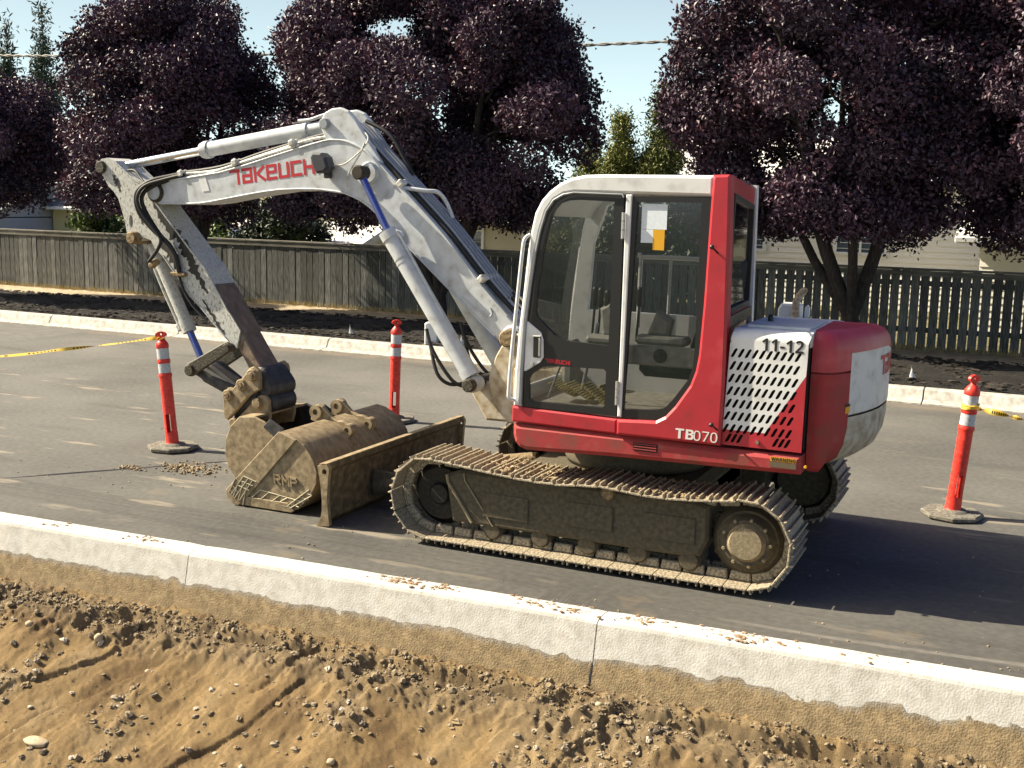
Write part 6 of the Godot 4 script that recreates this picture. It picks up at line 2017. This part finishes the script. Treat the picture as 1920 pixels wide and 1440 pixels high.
# ---------------------------------------------------------------- the dirt bank's details
func build_dirt_details() -> void:
	# damp sand clinging to the kerb's back, ragged along its top
	var st := S()
	var n1 := noise(81, 0.7, 4); var n2 := noise(82, 1.0, 3)
	var nx := 700; var ny := 16
	var pt := func(i: int, j: int) -> Vector3:
		var x := lerpf(-6.0, 4.0, float(i) / nx)
		var top: float = -0.085 + 0.05 * n1.get_noise_1d(x * 1.6) + 0.012 * n2.get_noise_1d(x * 14.0) + 0.035 * smoothstep(0.2, 0.5, n1.get_noise_1d(x * 3.0 + 50.0))
		top = min(top, 0.06)
		var t := float(j) / ny
		var y := lerpf(top, -0.33, t)
		var zk := kz(x) + 0.205 + (0.09 - y) * 0.214
		return Vector3(x, y, zk + 0.003 + 0.008 * smoothstep(0.0, 0.4, t) + 0.03 * t * t + 0.003 * n2.get_noise_2d(x * 12.0, y * 12.0) + 0.006 * n1.get_noise_2d(x * 3.0, y * 4.0))
	for i in nx:
		if absf(lerpf(-6.0, 4.0, (i + 0.5) / nx) + 2.2) < 0.006 or absf(lerpf(-6.0, 4.0, (i + 0.5) / nx) - 0.55) < 0.006: continue
		for j in ny:
			for k in [[i, j], [i + 1, j], [i + 1, j + 1], [i, j], [i + 1, j + 1], [i, j + 1]]:
				var p: Vector3 = pt.call(k[0], k[1])
				var u := smoothstep(0.0, 2.5, float(k[1]) + 1.2 * n2.get_noise_2d(p.x * 30.0, p.y * 30.0))
				var c := Vector3(0.44, 0.40, 0.34).lerp(Vector3(0.42, 0.32, 0.185), u)
				st.set_color(Color(c.x, c.y, c.z)); st.set_uv(Vector2(p.x, p.y)); st.set_normal(Vector3(0.13 * n1.get_noise_2d(p.x * 14.0, p.y * 14.0), 0.06 + 0.1 * n1.get_noise_2d(p.x * 14.0 + 70.0, p.y * 14.0), 1).normalized()); st.add_vertex(p)
	var sc := struct("sand_coating", st, M.sand)
	# gravel in the bank, clods along the broken shelf
	var mm := MultiMesh.new()
	mm.transform_format = MultiMesh.TRANSFORM_3D; mm.use_colors = true
	mm.mesh = crumb_mesh(4)
	var count := 5500
	mm.instance_count = count
	var i := 0
	while i < count:
		var x := rng.randf_range(-5.2, 3.4); var d := rng.randf_range(0.16, 1.7)
		var z := kz(x) + 0.27 + d
		var dense: float = dn[5].get_noise_2d(x * 1.3, z * 1.3)
		if rng.randf() > 0.12 + 1.5 * smoothstep(0.05, 0.45, dense): continue
		var s := 0.0028 + 0.019 * pow(rng.randf(), 5.0)
		mm.set_instance_transform(i, Transform3D(Basis.from_euler(Vector3(rng.randf_range(-1, 1), rng.randf() * TAU, rng.randf_range(-1, 1))).scaled(Vector3(s * rng.randf_range(0.8, 1.5), s * rng.randf_range(0.6, 1.0), s)), Vector3(x, dirt_h(x, z) + s * 0.25, z)))
		var c := Color(0.24, 0.175, 0.095).lerp(Color(0.25, 0.21, 0.15), rng.randf())
		if rng.randf() < 0.10: c = Color(0.48, 0.42, 0.33)
		elif rng.randf() < 0.06: c = Color(0.16, 0.13, 0.095)
		mm.set_instance_color(i, c)
		i += 1
	scatter("gravel", mm)
	mm = MultiMesh.new()
	mm.transform_format = MultiMesh.TRANSFORM_3D; mm.use_colors = true
	mm.mesh = crumb_mesh(6)
	count = 4500
	mm.instance_count = count
	for k in count:
		var x := rng.randf_range(-5.2, 3.4)
		var edge: float = 0.10 + 0.05 * dn[1].get_noise_2d(x * 2.2, (kz(x) + 0.3) * 2.2) + 0.05 * smoothstep(-1.0, -3.0, x)
		var bunch: float = 0.5 + dn[1].get_noise_1d(x * 3.0)
		var d := edge + rng.randfn() * 0.045 + (0.05 if rng.randf() < 0.5 else 0.0)
		var z: float = kz(x) + 0.27 + maxf(d, 0.01)
		var s := (0.003 + 0.014 * pow(rng.randf(), 6.0)) * (0.5 + bunch)
		mm.set_instance_transform(k, Transform3D(Basis.from_euler(Vector3(rng.randf() * TAU, rng.randf() * TAU, rng.randf() * TAU)).scaled(Vector3(s * 1.1, s * 0.9, s)), Vector3(x, dirt_h(x, z) + s * 0.3 + 0.006 * rng.randf() * bunch, z)))
		mm.set_instance_color(k, Color(0.20, 0.15, 0.085).lerp(Color(0.27, 0.215, 0.14), rng.randf()))
	scatter("clods", mm)
	# soil crumbs dropped on the kerb
	mm = MultiMesh.new()
	mm.transform_format = MultiMesh.TRANSFORM_3D; mm.use_colors = true
	mm.mesh = crumb_mesh(7)
	var spots := [[-2.62, 60, 0.05], [-0.72, 150, 0.09], [-0.45, 50, 0.05], [0.12, 60, 0.06], [0.38, 60, 0.05], [0.78, 70, 0.06], [1.35, 110, 0.14], [2.0, 20, 0.06], [-3.4, 30, 0.1]]
	var total := 0
	for q in spots: total += q[1]
	mm.instance_count = total
	i = 0
	for q in spots:
		for k in q[1]:
			var x: float = q[0] + rng.randfn() * q[2]
			var s := 0.002 + 0.010 * pow(rng.randf(), 3.0)
			mm.set_instance_transform(i, Transform3D(Basis.from_euler(Vector3(rng.randf(), rng.randf() * TAU, rng.randf())).scaled(Vector3(s * 1.4, s * 0.6, s)), Vector3(x, 0.119 + s * 0.2, kz(x) + clampf(0.11 + rng.randfn() * 0.035, 0.04, 0.18))))
			mm.set_instance_color(i, Color(0.24, 0.15, 0.085).lerp(Color(0.34, 0.25, 0.16), rng.randf()))
			i += 1
	scatter("kerb_crumbs", mm)
	# dried mud between the grousers of the near track
	mm = MultiMesh.new()
	mm.transform_format = MultiMesh.TRANSFORM_3D; mm.use_colors = true
	mm.mesh = crumb_mesh(9)
	mm.instance_count = 1300
	for k in 1300:
		var x := rng.randf_range(-0.95, 1.15)
		var z := -0.02 - 0.41 * rng.randf()
		var s := 0.003 + 0.012 * pow(rng.randf(), 3.0)
		var y := 0.585 + (0.012 if x < -0.5 or x > 0.9 else -0.008 * (1.0 - absf(x)))
		mm.set_instance_transform(k, Transform3D(Basis.from_euler(Vector3(rng.randf(), rng.randf() * TAU, rng.randf())).scaled(Vector3(s * 1.2, s * 0.7, s * 1.2)), Vector3(x, y, z)))
		mm.set_instance_color(k, Color(0.24, 0.165, 0.085).lerp(Color(0.40, 0.31, 0.19), rng.randf()))
	scatter("track_dirt", mm)
	# larger stones, each one its own
	var stones := [
		["big pale rounded stone half buried in the dirt bank, lower left of the photo", -3.31, 0.80, 0.04, 0.9],
		["long flat grey stone lying across the dirt bank, left of the middle", -2.35, 1.07, 0.045, 1.9],
		["pale rounded stone near the kerb in the upper left of the dirt bank", -3.05, 0.42, 0.026, 1.0],
		["rounded tan stone low in the dirt bank, left one of a touching pair", -1.98, 1.22, 0.03, 1.0],
		["rounded tan stone low in the dirt bank, right one of a touching pair", -1.91, 1.21, 0.026, 1.0],
		["pale stone at the bottom edge of the photo, left of the middle", -1.45, 1.22, 0.045, 1.2],
		["pale oval stone below the dozer blade, alone on smooth soil", -2.12, 0.42, 0.018, 1.0],
		["stone standing up from the dirt bank below the left kerb joint, in its own shadow", -2.55, 0.36, 0.032, 0.8],
		["small white stone in the crevice below the right kerb joint", 0.66, 0.17, 0.018, 1.2],
		["round grey stone in the dirt bank near the right edge of the photo", 1.45, 0.33, 0.026, 1.0],
		["pale pebble in the middle of the dirt bank, right of the gravel patch", -0.62, 0.75, 0.022, 1.1],
		["brown stone in the dirt bank at the lower left corner of the photo", -3.75, 1.18, 0.03, 1.2]]
	var mesh := pebble_fine(12)
	for s in stones:
		var x: float = s[1]; var z: float = kz(x) + 0.27 + s[2]
		var o := MeshInstance3D.new()
		o.mesh = mesh
		o.material_override = M.stone
		o.name = numbered("stone", self)
		add_child(o, true)
		o.transform = Transform3D(Basis.from_euler(Vector3(rng.randf() * 0.4 - 0.4, rng.randf() * 0.8 - 0.5, rng.randf() * 0.5)).scaled(Vector3(s[3] * s[4], s[3] * (0.75 if s[4] < 1.5 else 0.5), s[3])), Vector3(x, dirt_h(x, z) + s[3] * 0.3, z))
		tag(o, s[0], "stone", "larger stones in the dirt bank")
	# dry grass at the foot of the fence
	st = S()
	for q in [Vector3(-0.02, 0, 0), Vector3(0.02, 0, 0.01), Vector3(0.0, 0, -0.02)]:
		tri(st, q + Vector3(-0.004, 0, 0), q + Vector3(0.004, 0, 0), q * 2.2 + Vector3(0, 0.1, 0), Vector3(0, 0.3, 1))
	mm = MultiMesh.new()
	mm.transform_format = MultiMesh.TRANSFORM_3D; mm.use_colors = true
	mm.mesh = st.commit()
	mm.instance_count = 3500
	for k in 3500:
		var x := rng.randf_range(-21, 4); var s := rng.randf_range(0.5, 1.5)
		mm.set_instance_transform(k, Transform3D(Basis(UP, rng.randf() * TAU).scaled(Vector3.ONE * s), Vector3(x, 0.13, -12.68 + absf(rng.randfn()) * 0.1)))
		mm.set_instance_color(k, Color(0.34, 0.26, 0.11).lerp(Color(0.45, 0.38, 0.2), rng.randf()))
	scatter("dry_grass", mm)

func pebble_fine(sd: int) -> ArrayMesh:
	var st := S()
	var n := noise(sd, 0.8, 3)
	var v := func(i: int, j: int) -> Vector3:
		var a := PI * i / 12.0; var b := TAU * j / 18.0
		var d := Vector3(sin(a) * cos(b), cos(a), sin(a) * sin(b))
		return d * (1.0 + 0.25 * n.get_noise_3dv(d * 1.3))
	for i in 12:
		for j in 18:
			var c := [v.call(i, j), v.call(i, (j + 1) % 18), v.call(i + 1, (j + 1) % 18), v.call(i + 1, j)]
			smooth_quad(st, c, [c[0].normalized(), c[1].normalized(), c[2].normalized(), c[3].normalized()])
	return st.commit()
